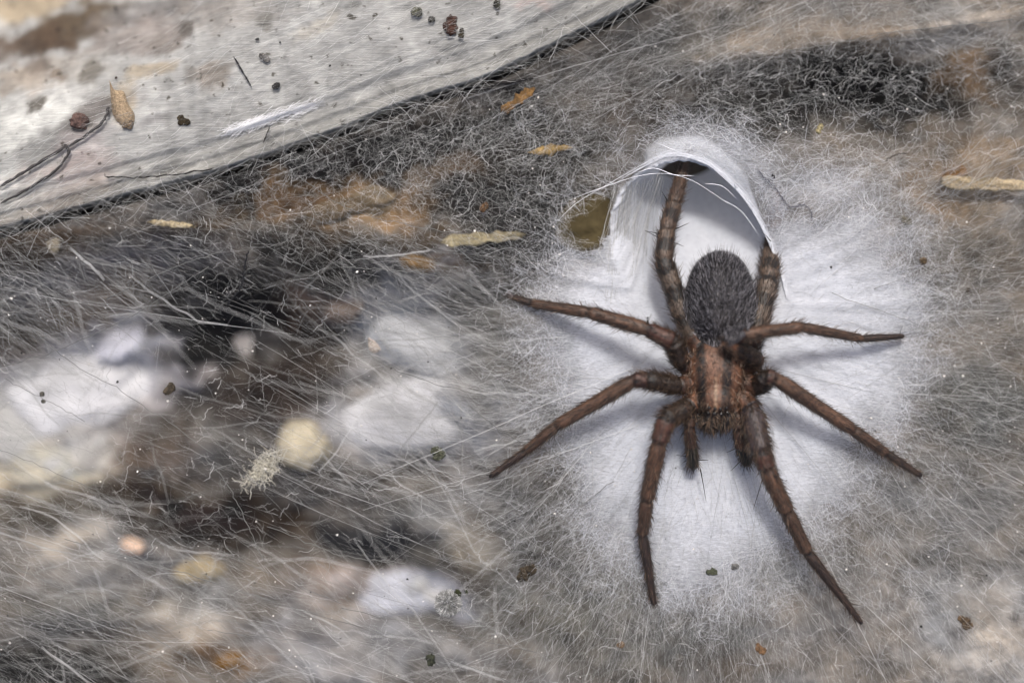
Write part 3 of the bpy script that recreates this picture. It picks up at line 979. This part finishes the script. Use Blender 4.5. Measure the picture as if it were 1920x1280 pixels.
ccol = ccol * (1 - face) + lin(36, 30, 27) * face
ccol *= 0.5 * (1 + 1.0 * fbm(pu / 5, pv / 7, 3, 103) + 0.9 * fbm(pu / 2.2, pv / 3, 2, 106))[:, None]
colr[car] = ccol[car]
abd = (np.hypot((pu - 1351) / 70, (pv - 562) / 90) < 1.0) & (pv < 652) & (best > -0.02) & (co[:, 2] > 0.0)
acol = np.tile(lin(58, 55, 56), (nv, 1)) * (1 + 1.2 * fbm(pu / 12, pv / 12, 3, 104))[:, None]
colr[abd] = acol[abd]
color_attr(me, 'Col', np.clip(colr, 0.006, 0.5))
me.materials.clear()
m_body = attr_mat('spider_body', 0.45, 22.0, 0.7, 1.25, 40.0, 0.015, 0.45)
body = child(link('body', me, None, m_body), spider)

# eyes
m_eye, n, bs, out = new_mat('spider_eye')
tx = noise_node(n, 20)
rr = ramp(n, tx.outputs[0], [(0.4, (0.008, 0.007, 0.006)), (0.6, (0.014, 0.011, 0.01))])
n.links.new(rr.outputs[0], bs.inputs['Base Color'])
bs.inputs['Roughness'].default_value = 0.08
for (px, py, z, r) in ((1340, 775, 1.07, .04), (1352, 775, 1.07, .04), (1328, 773, 1.05, .034), (1364, 773, 1.05, .034),
                       (1341, 766, 1.15, .03), (1351, 766, 1.15, .03), (1330, 764, 1.12, .03), (1362, 764, 1.12, .03)):
    b2 = bmesh.new()
    bmesh.ops.create_icosphere(b2, subdivisions=3, radius=r, matrix=__import__('mathutils').Matrix.Translation(W(px, py, z)))
    em = bpy.data.meshes.new('eye'); b2.to_mesh(em); b2.free()
    for p in em.polygons: p.use_smooth = True
    child(link('eye', em, None, m_eye), spider)

# hair: sample the surface
npoly = len(me.polygons)
area = np.empty(npoly, np.float32); me.polygons.foreach_get('area', area)
cen = np.empty(npoly * 3, np.float32); me.polygons.foreach_get('center', cen); cen = cen.reshape(-1, 3).astype(float)
pno = np.empty(npoly * 3, np.float32); me.polygons.foreach_get('normal', pno); pno = pno.reshape(-1, 3).astype(float)
lv = np.array([p.vertices[0] for p in me.polygons])
p_abd, p_car, p_bi = abd[lv], car[lv], bi[lv]
dirs = np.array([(W(*b[:3]) - W(*a[:3])) / np.linalg.norm(W(*b[:3]) - W(*a[:3])) for a, b, c in SEG])


def hairs(name, mask, N, lay, lean, L, R, mat, spread=0.25, bend=0.3, wts=None, label=None):
    g = np.random.default_rng(hash(name) % 1000 if False else len(name) * 13)
    idx = np.where(mask)[0]
    pr = area[idx].astype(float) * (1 if wts is None else wts[idx]); pr /= pr.sum()
    f = g.choice(idx, N, p=pr)
    root = cen[f] + g.normal(0, 0.006, (N, 3))
    dv = pno[f] * lean + lay(f) + g.normal(0, spread, (N, 3))
    dv /= np.linalg.norm(dv, axis=1)[:, None]
    ln = L[0] + (L[1] - L[0]) * g.random(N)
    bd = lay(f) * bend
    K = 5
    P = np.zeros((N, K, 3))
    for k in range(K):
        s = k / (K - 1)
        P[:, k] = root + dv * (ln * s)[:, None] + bd * (ln * s * s)[:, None]
    rad = g.uniform(R[0], R[1], N)[:, None] * np.array([1, .95, .8, .5, .15])[None]
    o = curves_obj(name, P, rad, None, mat)
    tag(o, label, kind='stuff')
    return child(o, spider)


m_fur = hair_mat('abdomen_fur', [(0.0, (0.006, 0.006, 0.007)), (0.55, (0.017, 0.016, 0.019)), (0.76, (0.10, 0.097, 0.108)), (1.0, (0.40, 0.39, 0.42))], 0.5)
m_bri = hair_mat('leg_bristle', [(0.0, (0.008, 0.006, 0.005)), (0.6, (0.025, 0.017, 0.012)), (1.0, (0.14, 0.09, 0.06))], 0.4)
m_chair = hair_mat('carapace_hair', [(0.0, (0.02, 0.014, 0.01)), (0.5, (0.05, 0.03, 0.02)), (0.8, (0.15, 0.09, 0.06)), (1.0, (0.34, 0.26, 0.2))], 0.5)
post = np.array((0.0, 1.0, 0.15))
ablay = lambda f: np.tile(post, (len(f), 1)) + np.stack([(cen[f][:, 0] - 3.9) * 0.35, np.zeros(len(f)), np.zeros(len(f))], 1)
hairs('abdomen_fur', p_abd, 26000, ablay, 0.34, (.05, .115), (.002, .0036), m_fur, 0.42, 0.15)
hairs('abdomen_fringe', p_abd, 1500, ablay, 0.75, (.13, .27), (.0014, .0026), m_fur, 0.22, 0.1)
p_leg = ~p_abd & ~p_car
hairs('leg_hair', p_leg, 20000, lambda f: dirs[p_bi[f]] * 0.8, 0.55, (.04, .105), (.0016, .003), m_bri, 0.3, 0.2)
fem = np.array([3.4 if c.startswith('femur') or c == 'palpend' else (2.0 if c.startswith('band') or c == 'palp' else 1.0) for c in keys])
hairs('leg_bristle', p_leg, 5200, lambda f: dirs[p_bi[f]] * 0.9, 0.75, (.06, .2), (.0024, .0046), m_bri, 0.3, 0.25, fem[p_bi])
p_str = stripe[lv] > .35
hairs('stripe_hair', p_car & p_str, 1100, lambda f: np.tile(np.array((0, -0.7, 0)), (len(f), 1)), 0.4, (.05, .12), (.0022, .004), m_bri, 0.4, 0.1)
hairs('carapace_hair', p_car & ~p_str, 1500, lambda f: np.tile(np.array((0, -0.7, 0)), (len(f), 1)), 0.4, (.05, .12), (.0022, .004), m_chair, 0.4, 0.1)
low = p_car & (cen[:, 1] < W(0, 772)[1])
hairs('face_bristle', low, 420, lambda f: np.tile(np.array((0, -0.9, 0)), (len(f), 1)), 0.5, (.10, .2), (.004, .006), m_bri, 0.3, 0.2)
# the few long erect spines
g = np.random.default_rng(77)
for (a, b) in (((1244, 440, .5), (1210, 433, .62)), ((1262, 432, .4), (1292, 418, .55)), ((1242, 450, .5), (1209, 432, .7)), ((1256, 452, .45), (1282, 462, .6)),
               ((1252, 378, .2), (1240, 358, .4)), ((1212, 607, 1.1), (1222, 588, 1.3)), ((1445, 452, .02), (1430, 436, .12)), ((1433, 885, 1.), (1412, 955, .5)),
               ((1313, 878, .35), (1324, 940, .15)), ((1390, 835, .55), (1362, 848, .6)), ((1295, 855, .4), (1268, 853, .5)), ((1306, 862, .35), (1328, 862, .45)),
               ((1394, 858, .4), (1370, 882, .45)), ((1298, 835, .5), (1284, 822, .6))):
    A, B = W(*a), W(*b)
    M = (A + B) / 2 + np.array((0, 0, 0.03))
    child(link('spine', tube_mesh('spine', smooth_path([A, M, B], 5), np.linspace(.011, .003, 11), 6), None, m_bri), spider)

# ------------------------------------------------------------------ stones behind the silk
m_stone = attr_mat('stone', 0.95, 5.0, 0.85, 1.25, 8.0, 0.12, 0.1)


def lump(name, centre, rx, ry, rz, srgb, rot=0.0, rough=0.18, freq=1.6, sub=4, mat=m_stone, seed=0, var=0.25):
    b2 = bmesh.new()
    bmesh.ops.create_icosphere(b2, subdivisions=sub, radius=1)
    ca, sa = math.cos(rot), math.sin(rot)
    cc = []
    for v in b2.verts:
        p = v.co.copy()
        f = 1 + rough * mnoise.fractal(p * freq + Vector((seed * 3.1, seed * 1.7, 5.0)), 1.0, 2.0, 4) * 1.6
        p = Vector((p.x * rx, p.y * ry, p.z * rz)) * f
        v.co = Vector((p.x * ca - p.y * sa, p.x * sa + p.y * ca, p.z))
        cc.append(1 + var * mnoise.fractal(p * (2.5 / max(rx, .05)) + Vector((seed, 9, 2)), 1.0, 2.0, 3) * 1.6)
    me = bpy.data.meshes.new(name)
    b2.to_mesh(me); b2.free()
    for p in me.polygons: p.use_smooth = True
    color_attr(me, 'Col', np.clip(lin(*srgb)[None] * np.array(cc)[:, None], 0.005, 0.85))
    o = link(name, me, None, mat)
    o.location = centre
    return o


STONES = [
    (570, 832, 50, 44, 0, (170, 162, 142), 'round cream pebble seen through the silk, right of the dark patch'),
    (366, 1062, 50, 30, -8, (150, 137, 110), 'oval cream tan pebble under the dark brown streak at lower left'),
    (468, 640, 34, 34, 0, (196, 190, 184), 'small pale grey pebble beside the blackest gap in the rock'),
    (150, 735, 130, 70, 15, (214, 214, 216), 'largest white stone glowing through the silk at the left edge'),
    (225, 645, 48, 26, 20, (214, 214, 222), 'small white stone just above the largest white stone at left'),
    (60, 810, 120, 60, 0, (178, 178, 176), 'pale grey stone below the largest white stone at left'),
    (745, 1112, 100, 42, 0, (172, 175, 184), 'flat bluish white stone under the silk left of the white mould tuft'),
    (800, 625, 100, 75, -10, (184, 186, 189), 'pale bluish stone behind the silk left of the upper left spider leg'),
    (770, 775, 130, 62, 8, (190, 191, 194), 'broad pale stone behind the silk left of the long left spider leg'),
    (70, 892, 52, 20, -5, (180, 174, 158), 'narrow cream stone near the left edge below the white stones'),
    (250, 1022, 24, 16, -20, (206, 178, 156), 'small pinkish pebble left of the oval tan pebble'),
    (430, 1238, 30, 17, 10, (112, 80, 30), 'dark amber pebble near the bottom edge'),
    (785, 492, 34, 18, -8, (108, 86, 56), 'amber pebble behind the threads below the pale straw'),
    (1105, 420, 60, 52, 20, (74, 66, 46), 'olive brown stone showing through the torn gap beside the tunnel mouth'),
    (625, 395, 60, 24, 8, (92, 80, 64), 'tan brown stone under the threads below the ledge'),
    (700, 375, 44, 26, 0, (108, 96, 78), 'lighter tan stone right beside the tan brown stone below the ledge'),
    (640, 575, 40, 30, 0, (112, 100, 92), 'pinkish stone in the middle of the silk under the dark crust'),
]
for i, (px, py, a, b, ang, c, lab) in enumerate(STONES):
    p = W(px, py, -1)
    for _ in range(4):
        p = W(px, py, float(rock_z(np.array([p[0]]), np.array([p[1]]))[0]) - 0.02)
    kk = (D - p[2]) / D / 100
    rz = max(0.25, min(0.7, b * kk * 0.8))
    if max(c) - min(c) < 20 and b > 20: rz *= .55
    if 1000 < px: p = W(px, py, -.75); rz = .3
    tag(lump('stone', p, a * kk, b * kk, rz, c, math.radians(ang), 0.16, 1.4, 4, m_stone, i, .2), lab, 'stone', 'stones behind the silk')

# ------------------------------------------------------------------ crumbs, straws and flakes
m_crumb = attr_mat('crumb', 0.9, 25.0, 0.3, 1.6, 30.0, 0.05)


def crumb(px, py, z, r, srgb, label, n=4, name='soil_crumb', cat='crumb', grp='crumbs caught in the silk', stretch=1.0, ang=0.0, seed=None):
    """a clump of several grains grown together in one lump"""
    seed = int(px * 7 + py) if seed is None else seed
    g = np.random.default_rng(seed)
    b2 = bmesh.new()
    cc = []
    for q in range(n):
        c = g.normal(0, 0.42, 3) * r * np.array((stretch, 1, .5)) if q else np.zeros(3)
        rr = r * g.uniform(.4, .75)
        res = bmesh.ops.create_icosphere(b2, subdivisions=3, radius=1)
        tone = g.uniform(.55, 1.5)
        for v in res['verts']:
            f = 1 + .55 * mnoise.fractal(v.co * 1.9 + Vector((seed * .37 + q, q * 2.2, 1)), 1., 2., 3)
            p = np.array(v.co) * rr * f * np.array((stretch, 1, .7)) + c
            ca, sa = math.cos(ang), math.sin(ang)
            v.co = Vector((p[0] * ca - p[1] * sa, p[0] * sa + p[1] * ca, p[2]))
            cc.append(tone)
    me = bpy.data.meshes.new(name)
    b2.to_mesh(me); b2.free()
    for p in me.polygons: p.use_smooth = True
    color_attr(me, 'Col', np.clip(lin(*srgb)[None] * np.array(cc)[:, None], 0.004, .8))
    # grow the grains into one piece
    t = bpy.data.objects.new('t', me); C.objects.link(t)
    md = t.modifiers.new('r', 'REMESH'); md.mode = 'VOXEL'; md.voxel_size = max(r / 12, .008); md.use_smooth_shade = True
    dg = bpy.context.evaluated_depsgraph_get(); dg.update()
    m2 = bpy.data.meshes.new_from_object(t.evaluated_get(dg)); bpy.data.objects.remove(t)
    m2.name = name
    nv = len(m2.vertices)
    vc = np.empty(nv * 3, np.float32); m2.vertices.foreach_get('co', vc); vc = vc.reshape(-1, 3) / r
    tone = 1 + 1.7 * fbm(vc[:, 0] * 2 + seed, vc[:, 1] * 2 + vc[:, 2], 3, 7)
    if m2.color_attributes.get('Col'): m2.color_attributes.remove(m2.color_attributes['Col'])
    sc = lin(*srgb) * .45 + lin(*srgb).mean() * .15
    color_attr(m2, 'Col', np.clip(sc[None] * tone[:, None], .004, .8))
    m2.materials.clear()
    o = link(name, m2, None, m_crumb)
    o.location = W(px, py, z)
    return tag(o, label, cat, grp)


def on(px, py, dz=.04):
    """height of what one sees there: ledge or sheet"""
    if py < float(crack_y(np.array([px * 1.0]))[0]) - 6:
        return float(lz_uv(np.array([px * 1.0]), np.array([py * 1.0]))[0]) + dz
    return max(float(sheet_z(np.array([px * 1.0]), np.array([py * 1.0]))[0]), -.15) + dz


CRUMBS = [
    (845, 52, .20, (84, 50, 34), 'largest reddish brown crumb lying on the pale ledge', 7), (812, 36, .10, (64, 62, 48), 'dark crumb touching the largest reddish crumb on the ledge', 4),
    (785, 26, .12, (104, 104, 84), 'greenish grey crumb at the left end of the crumb row on the ledge', 5), (866, 64, .10, (62, 54, 34), 'olive crumb at the right end of the crumb row on the ledge', 4),
    (932, 9, .10, (58, 58, 44), 'dark olive crumb at the very top edge of the picture', 4), (345, 228, .13, (62, 50, 24), 'brown olive crumb alone on the middle of the ledge', 5),
    (516, 161, .10, (64, 62, 62), 'dark grey crumb right of the thin sliver on the ledge', 4), (500, 112, .10, (120, 116, 112), 'grey crumb above the dark grey crumb on the ledge', 4),
    (145, 230, .20, (112, 84, 76), 'reddish lump at the left of the beige peel on the ledge', 5), (242, 238, .11, (126, 104, 76), 'tan crumb at the foot of the beige peel', 4),
    (985, 1081, .17, (72, 60, 42), 'brown crumb caught in the silk at the bottom middle', 6), (858, 1112, .11, (52, 58, 28), 'dark green crumb on top of the white mould tuft', 4),
    (874, 1108, .05, (52, 58, 28), 'tiny green crumb right of the mould tuft', 2), (803, 1232, .14, (62, 66, 48), 'mossy green crumb near the bottom edge', 5),
    (825, 851, .14, (88, 92, 70), 'mossy grey green crumb left of the tip of the long left leg', 5), (318, 726, .11, (84, 72, 54), 'brown crumb beside the black gap on the left', 5),
    (1333, 1074, .12, (76, 82, 60), 'green crumb below the front legs of the spider', 5), (1375, 1060, .09, (116, 116, 114), 'grey crumb right of the green crumb below the spider', 4),
    (1811, 1172, .14, (104, 82, 54), 'brown crumb alone in the lower right corner', 5), (1166, 1206, .10, (124, 100, 72), 'tan crumb below the tip of the lower left front leg', 4),
    (1422, 1216, .12, (134, 96, 54), 'orange brown crumb near the bottom edge right of the tan crumb', 4), (1452, 331, .05, (22, 22, 26), 'black speck on the white silk above the tunnel mouth', 3),
    (765, 1086, .04, (70, 72, 78), 'tiny dark speck on the flat bluish white stone', 2), (1535, 243, .10, (170, 156, 104), 'yellowish crumb below the dark hollow at upper right', 5),
    (1640, 808, .03, (60, 56, 50), 'tiny dark speck on the sheet right of the spider', 2), (1827, 805, .04, (58, 54, 46), 'dark speck in the silk near the right edge', 2),
    (1815, 545, .07, (66, 54, 40), 'small dark crumb in the silk by the right edge', 3), (1730, 490, .12, (112, 90, 58), 'brown crumb in the silk right of the tunnel', 4),
    (1700, 415, .13, (120, 114, 96), 'grey tan crumb left of the pale twig', 4), (1215, 595, .03, (70, 70, 76), 'tiny speck on the sheet left of the abdomen', 2),
    (905, 390, .10, (112, 78, 40), 'amber crumb right under the threads left of the torn gap', 4), (80, 752, .09, (96, 92, 84), 'blurred dark crumb on the largest white stone at left', 3),
    (1477, 900, .03, (40, 40, 44), 'tiny black speck between the two right front legs', 2), (1850, 1078, .035, (34, 34, 34), 'black speck in the silk at the lower right edge', 2),
    (1728, 1174, .04, (44, 44, 44), 'black speck left of the brown crumb in the lower right corner', 2),
    (217, 146, .045, (80, 58, 48), 'small dark bead at the top of the beige peel', 2), (216, 14, .05, (30, 28, 28), 'small black ring like bead near the top left corner', 2),
    (480, 75, .05, (62, 62, 64), 'small dark crumb between the grey smudges on the ledge', 2), (525, 80, .035, (62, 62, 64), 'smaller dark crumb left of the pale top of the ledge', 2),
    (619, 123, .035, (44, 44, 46), 'tiny black speck right of the dark grey crumb on the ledge', 2), (840, 108, .03, (44, 44, 46), 'tiny black speck under the reddish crumb near the ledge edge', 2),
    (677, 141, .03, (44, 44, 46), 'tiny black speck in the row near the ledge rim', 2),
]
for (px, py, r, c, lab, nn) in CRUMBS:
    crumb(px, py, on(px, py, -r * .1), r * .85, c, lab, nn)


def straw(name, px, py, L, wd, ang, srgb, z, label, cat='straw', bend=.06, th_=.35, seed=0, split=False):
    """a broken, ribbed and flattened piece of dry stem or husk"""
    K, M = 34, 16
    vs = []
    seed = px * .013
    ca, sa = math.cos(math.radians(ang)), math.sin(math.radians(ang))
    c = W(px, py, z)
    for i in range(K):
        s = i / (K - 1) - .5
        if cat == 'husk': wdt = wd / 2 * max(.03, math.cos(math.pi * s)) ** .8
        else: wdt = wd / 2 * (1 - (abs(s) * 2) ** 6 * .7) * (.85 - .3 * s)
        wdt *= 1 + .5 * mnoise.fractal(Vector((i * .22, seed, 0)), 1., 2., 3)
        for j in range(M):
            g = 2 * math.pi * j / M
            rib = 1 + .16 * math.cos(g * 5 + seed) + .3 * mnoise.noise(Vector((i * .3, math.cos(g) * 2, math.sin(g) * 2 + seed)))
            y = math.cos(g) * wdt * rib + bend * math.sin(s * 3) * L * .3
            zz = math.sin(g) * wdt * th_ * rib + .05 * mnoise.noise(Vector((i * .25, seed + 4, 0)))
            jag = L * .16 * mnoise.noise(Vector((math.cos(g) * 2.2, seed, math.sin(g) * 2.2))) * (abs(s) * 2) ** 4
            x = s * L + jag
            vs.append((c[0] + x * ca - y * sa, c[1] + x * sa + y * ca, c[2] + zz))
    fs = [tuple(f) for f in grid_faces(M, K, True)] + [tuple(range(M))[::-1], tuple((K - 1) * M + j for j in range(M))]
    me = mesh_from(name, vs, fs)
    va = np.array(vs)
    tone = 1 + 1.8 * fbm((va[:, 0] * ca + va[:, 1] * sa) * 2.2 + seed, (-va[:, 0] * sa + va[:, 1] * ca) * 16, 4, 5)
    sc = lin(*srgb) * .5 + lin(*srgb).mean() * .08
    color_attr(me, 'Col', np.clip(sc[None] * tone[:, None], .005, .8))
    return tag(link(name, me, None, m_crumb), label, cat, None)


straw('straw', 972, 188, .68, .22, 35, (150, 112, 58), -.14, 'short orange brown straw piece caught in the threads right of the crack')
straw('seed_husk', 1032, 281, .78, .17, 5, (188, 156, 92), -.12, 'yellow pointed husk lying in the dark mesh left of the tunnel roof', 'husk')
straw('straw', 905, 447, 1.5, .24, 2, (190, 176, 134), -.5, 'pale cream straw blurred behind the threads left of the torn gap')
straw('straw', 322, 420, .85, .12, -8, (196, 178, 138), -.22, 'thin pale straw just below the crack at left')
straw('twig', 1855, 346, 1.75, .26, -5, (192, 172, 134), -.26, 'pale tan twig stub poking in from the right edge', 'twig')
straw('bark_piece', 1790, 330, .5, .42, 20, (138, 98, 46), -.34, 'rusty brown bark piece at the broken end of the pale twig', 'bark')
straw('straw', 455, 135, .62, .035, -60, (46, 46, 48), on(467, 139, .03), 'thin dark sliver standing out alone on the ledge', 'sliver', .02)
straw('straw', 500, 252, .32, .03, 68, (60, 56, 54), on(500, 252, .03), 'short dark sliver near the white scuff on the ledge', 'sliver', .02)


def fibre(px_pts, r, srgb, label, dz=.05, name='fibre_or_crack', jit=.01):
    g = np.random.default_rng(int(px_pts[0][0]))
    p = smooth_path([W(x, y, on(x, y, dz)) for x, y in px_pts], 8)
    p[:, :2] += g.normal(0, jit, (len(p), 2))
    rad = np.full(len(p), r) * (1 + .5 * g.random(len(p))); rad[0] *= .3; rad[-1] *= .3
    m = plain_mat(name, lin(*srgb), .8, .2)
    return tag(link(name, tube_mesh(name, p, rad, 6), None, m), label, 'fibre', 'dark fibres')


fibre([(1420, 318), (1436, 336), (1450, 345)], .008, (80, 80, 88), 'short dark fibre beside the black speck on the silk roof')
fibre([(1452, 348), (1466, 370), (1476, 384), (1490, 387), (1510, 384), (1520, 396), (1524, 410)], .008, (84, 84, 92), 'long crooked dark fibre on the silk right of the tunnel roof')
fibre([(195, 331), (260, 333), (330, 327), (400, 316)], .013, (36, 34, 32), 'thin dark fibre running above the crack at left')
fibre([(465, 470), (458, 500), (452, 535), (425, 575)], .013, (22, 22, 26), 'broken dark fibre in the middle of the left silk')
fibre([(1660, 300), (1680, 290), (1700, 288)], .01, (70, 66, 62), 'faint short fibre in the silk under the hollow')
fibre([(860, 182), (930, 160), (1000, 147)], .02, (24, 22, 22), 'black root fibre leaving the crack on the right', .0)
fibre([(0, 350), (50, 320), (90, 295), (150, 262), (190, 230), (205, 200)], .022, (56, 54, 54), 'dark tube drawn for the crack climbing to the beige peel on the ledge', .02)  # added dark tube standing in for a crack line
fibre([(0, 382), (60, 350), (110, 315), (128, 285), (120, 270)], .02, (52, 50, 50), 'dark tube drawn for the hooked crack on the lower left ledge', .02)  # likewise a tube in place of a crack


def flake(name, px_pts, z, srgb, label, cat='flake', lift=.1):
    c = np.mean(px_pts, axis=0)
    ring = smooth_path(np.vstack([px_pts, px_pts[:1]]), 5)[:-1]
    vs = [W(c[0], c[1], z + lift)]
    n = len(ring)
    for f, dz in ((.6, .7), (1.0, 0.0), (1.0, -.05), (.5, -.04)):
        for (x, y) in ring:
            vs.append(W(c[0] + (x - c[0]) * f, c[1] + (y - c[1]) * f, z + lift * dz + .02 * mnoise.noise(Vector((x * .1, y * .1, f)))))
    vs.append(W(c[0], c[1], z - .02))
    fs = [(0, 1 + k, 1 + (k + 1) % n) for k in range(n)]
    for l in range(3):
        o = 1 + l * n
        fs += [(o + k, o + n + k, o + n + (k + 1) % n, o + (k + 1) % n) for k in range(n)]
    o = 1 + 3 * n
    fs += [(len(vs) - 1, o + (k + 1) % n, o + k) for k in range(n)]
    me = mesh_from(name, vs, fs)
    va = np.array(vs)
    color_attr(me, 'Col', np.clip(lin(*srgb)[None] * (1 + .7 * fbm(va[:, 0] * 6, va[:, 1] * 6, 3, 5))[:, None], .01, .8))
    return tag(link(name, me, None, m_crumb), label, cat)


flake('peel', np.array([(205, 150), (214, 168), (232, 172), (240, 195), (252, 215), (248, 238), (228, 235), (212, 215), (208, 185)]), on(228, 200, .0), (150, 132, 108),
      'beige peeling flake standing on the left of the ledge', 'flake', .12)
g = np.random.default_rng(44)
N = 260
P = np.zeros((N, 7, 3))
for i in range(N):
    f = g.random(); x, y = 425 + 165 * f, 245 - 48 * f + g.normal(0, 5)
    ln, a = g.uniform(15, 60), math.radians(20 + g.normal(0, 14))
    for q in range(7):
        px, py = x + ln * (q / 6 - .5) * math.cos(a) + g.normal(0, .8), y - ln * (q / 6 - .5) * math.sin(a) + g.normal(0, .8)
        P[i, q] = W(px, py, on(px, py, .01))
m_scuff = hair_mat('silk_scuff', [(0.0, (.6, .61, .63)), (1.0, (.88, .88, .9))], .5, .2)
tag(curves_obj('silk_scuff', P, np.full((N, 7), 1.0) * g.uniform(.0016, .004, (N, 1)), None, m_scuff), 'bright white silk scuff lying along the ledge', 'silk patch')

flake('pale_flake', np.array([(690, 632), (704, 640), (714, 655), (702, 662), (692, 655)]), -.3, (170, 160, 150), 'small pale flake hanging in the silk left of the spider', 'flake', .03)
g = np.random.default_rng(45)
N = 240
P = np.zeros((N, 6, 3))
for i in range(N):
    x, y = 494 + g.normal(0, 16), 878 + g.normal(0, 11)
    y -= (x - 494) * .7
    a, ln = g.uniform(0, math.pi), g.uniform(8, 36)
    for q in range(6):
        P[i, q] = W(x + ln * (q / 5 - .5) * math.cos(a) + g.normal(0, 1.6), y + ln * (q / 5 - .5) * math.sin(a) + g.normal(0, 1.6), -.15 + g.normal(0, .03))
m_clump = hair_mat('lint', [(0.0, (.34, .32, .26)), (1.0, (.62, .60, .52))], .6, .2)
tag(curves_obj('lint_clump', P, np.full((N, 6), 1.0) * g.uniform(.0025, .006, (N, 1)), None, m_clump), 'pale crumpled lint clump left under the round cream pebble', 'lint')
flake('pale_flake', np.array([(82, 440), (98, 430), (112, 445), (110, 470), (100, 478), (88, 462)]), -.45, (120, 112, 96), 'crumpled pale flake under the crack at the left edge', 'flake', .06)

# white mould tuft
g = np.random.default_rng(3)
tuft = crumb(840, 1130, on(840, 1130, -.02), .14, (206, 208, 212), 'white fluffy mould tuft in the silk at the bottom middle', 4, 'mould_tuft', 'mould', None)
N = 700
dv = g.normal(0, 1, (N, 3)); dv[:, 2] = np.abs(dv[:, 2]) * .6; dv /= np.linalg.norm(dv, axis=1)[:, None]
c0 = W(840, 1130, on(840, 1130, -.02))
P = c0[None, None] + dv[:, None] * np.linspace(.05, .26, 5)[None, :, None] + g.normal(0, .012, (N, 5, 3))
o = curves_obj('mould_fluff', P, np.full((N, 5), .004), None, SILK)
tag(o, kind='stuff')
child(o, tuft)
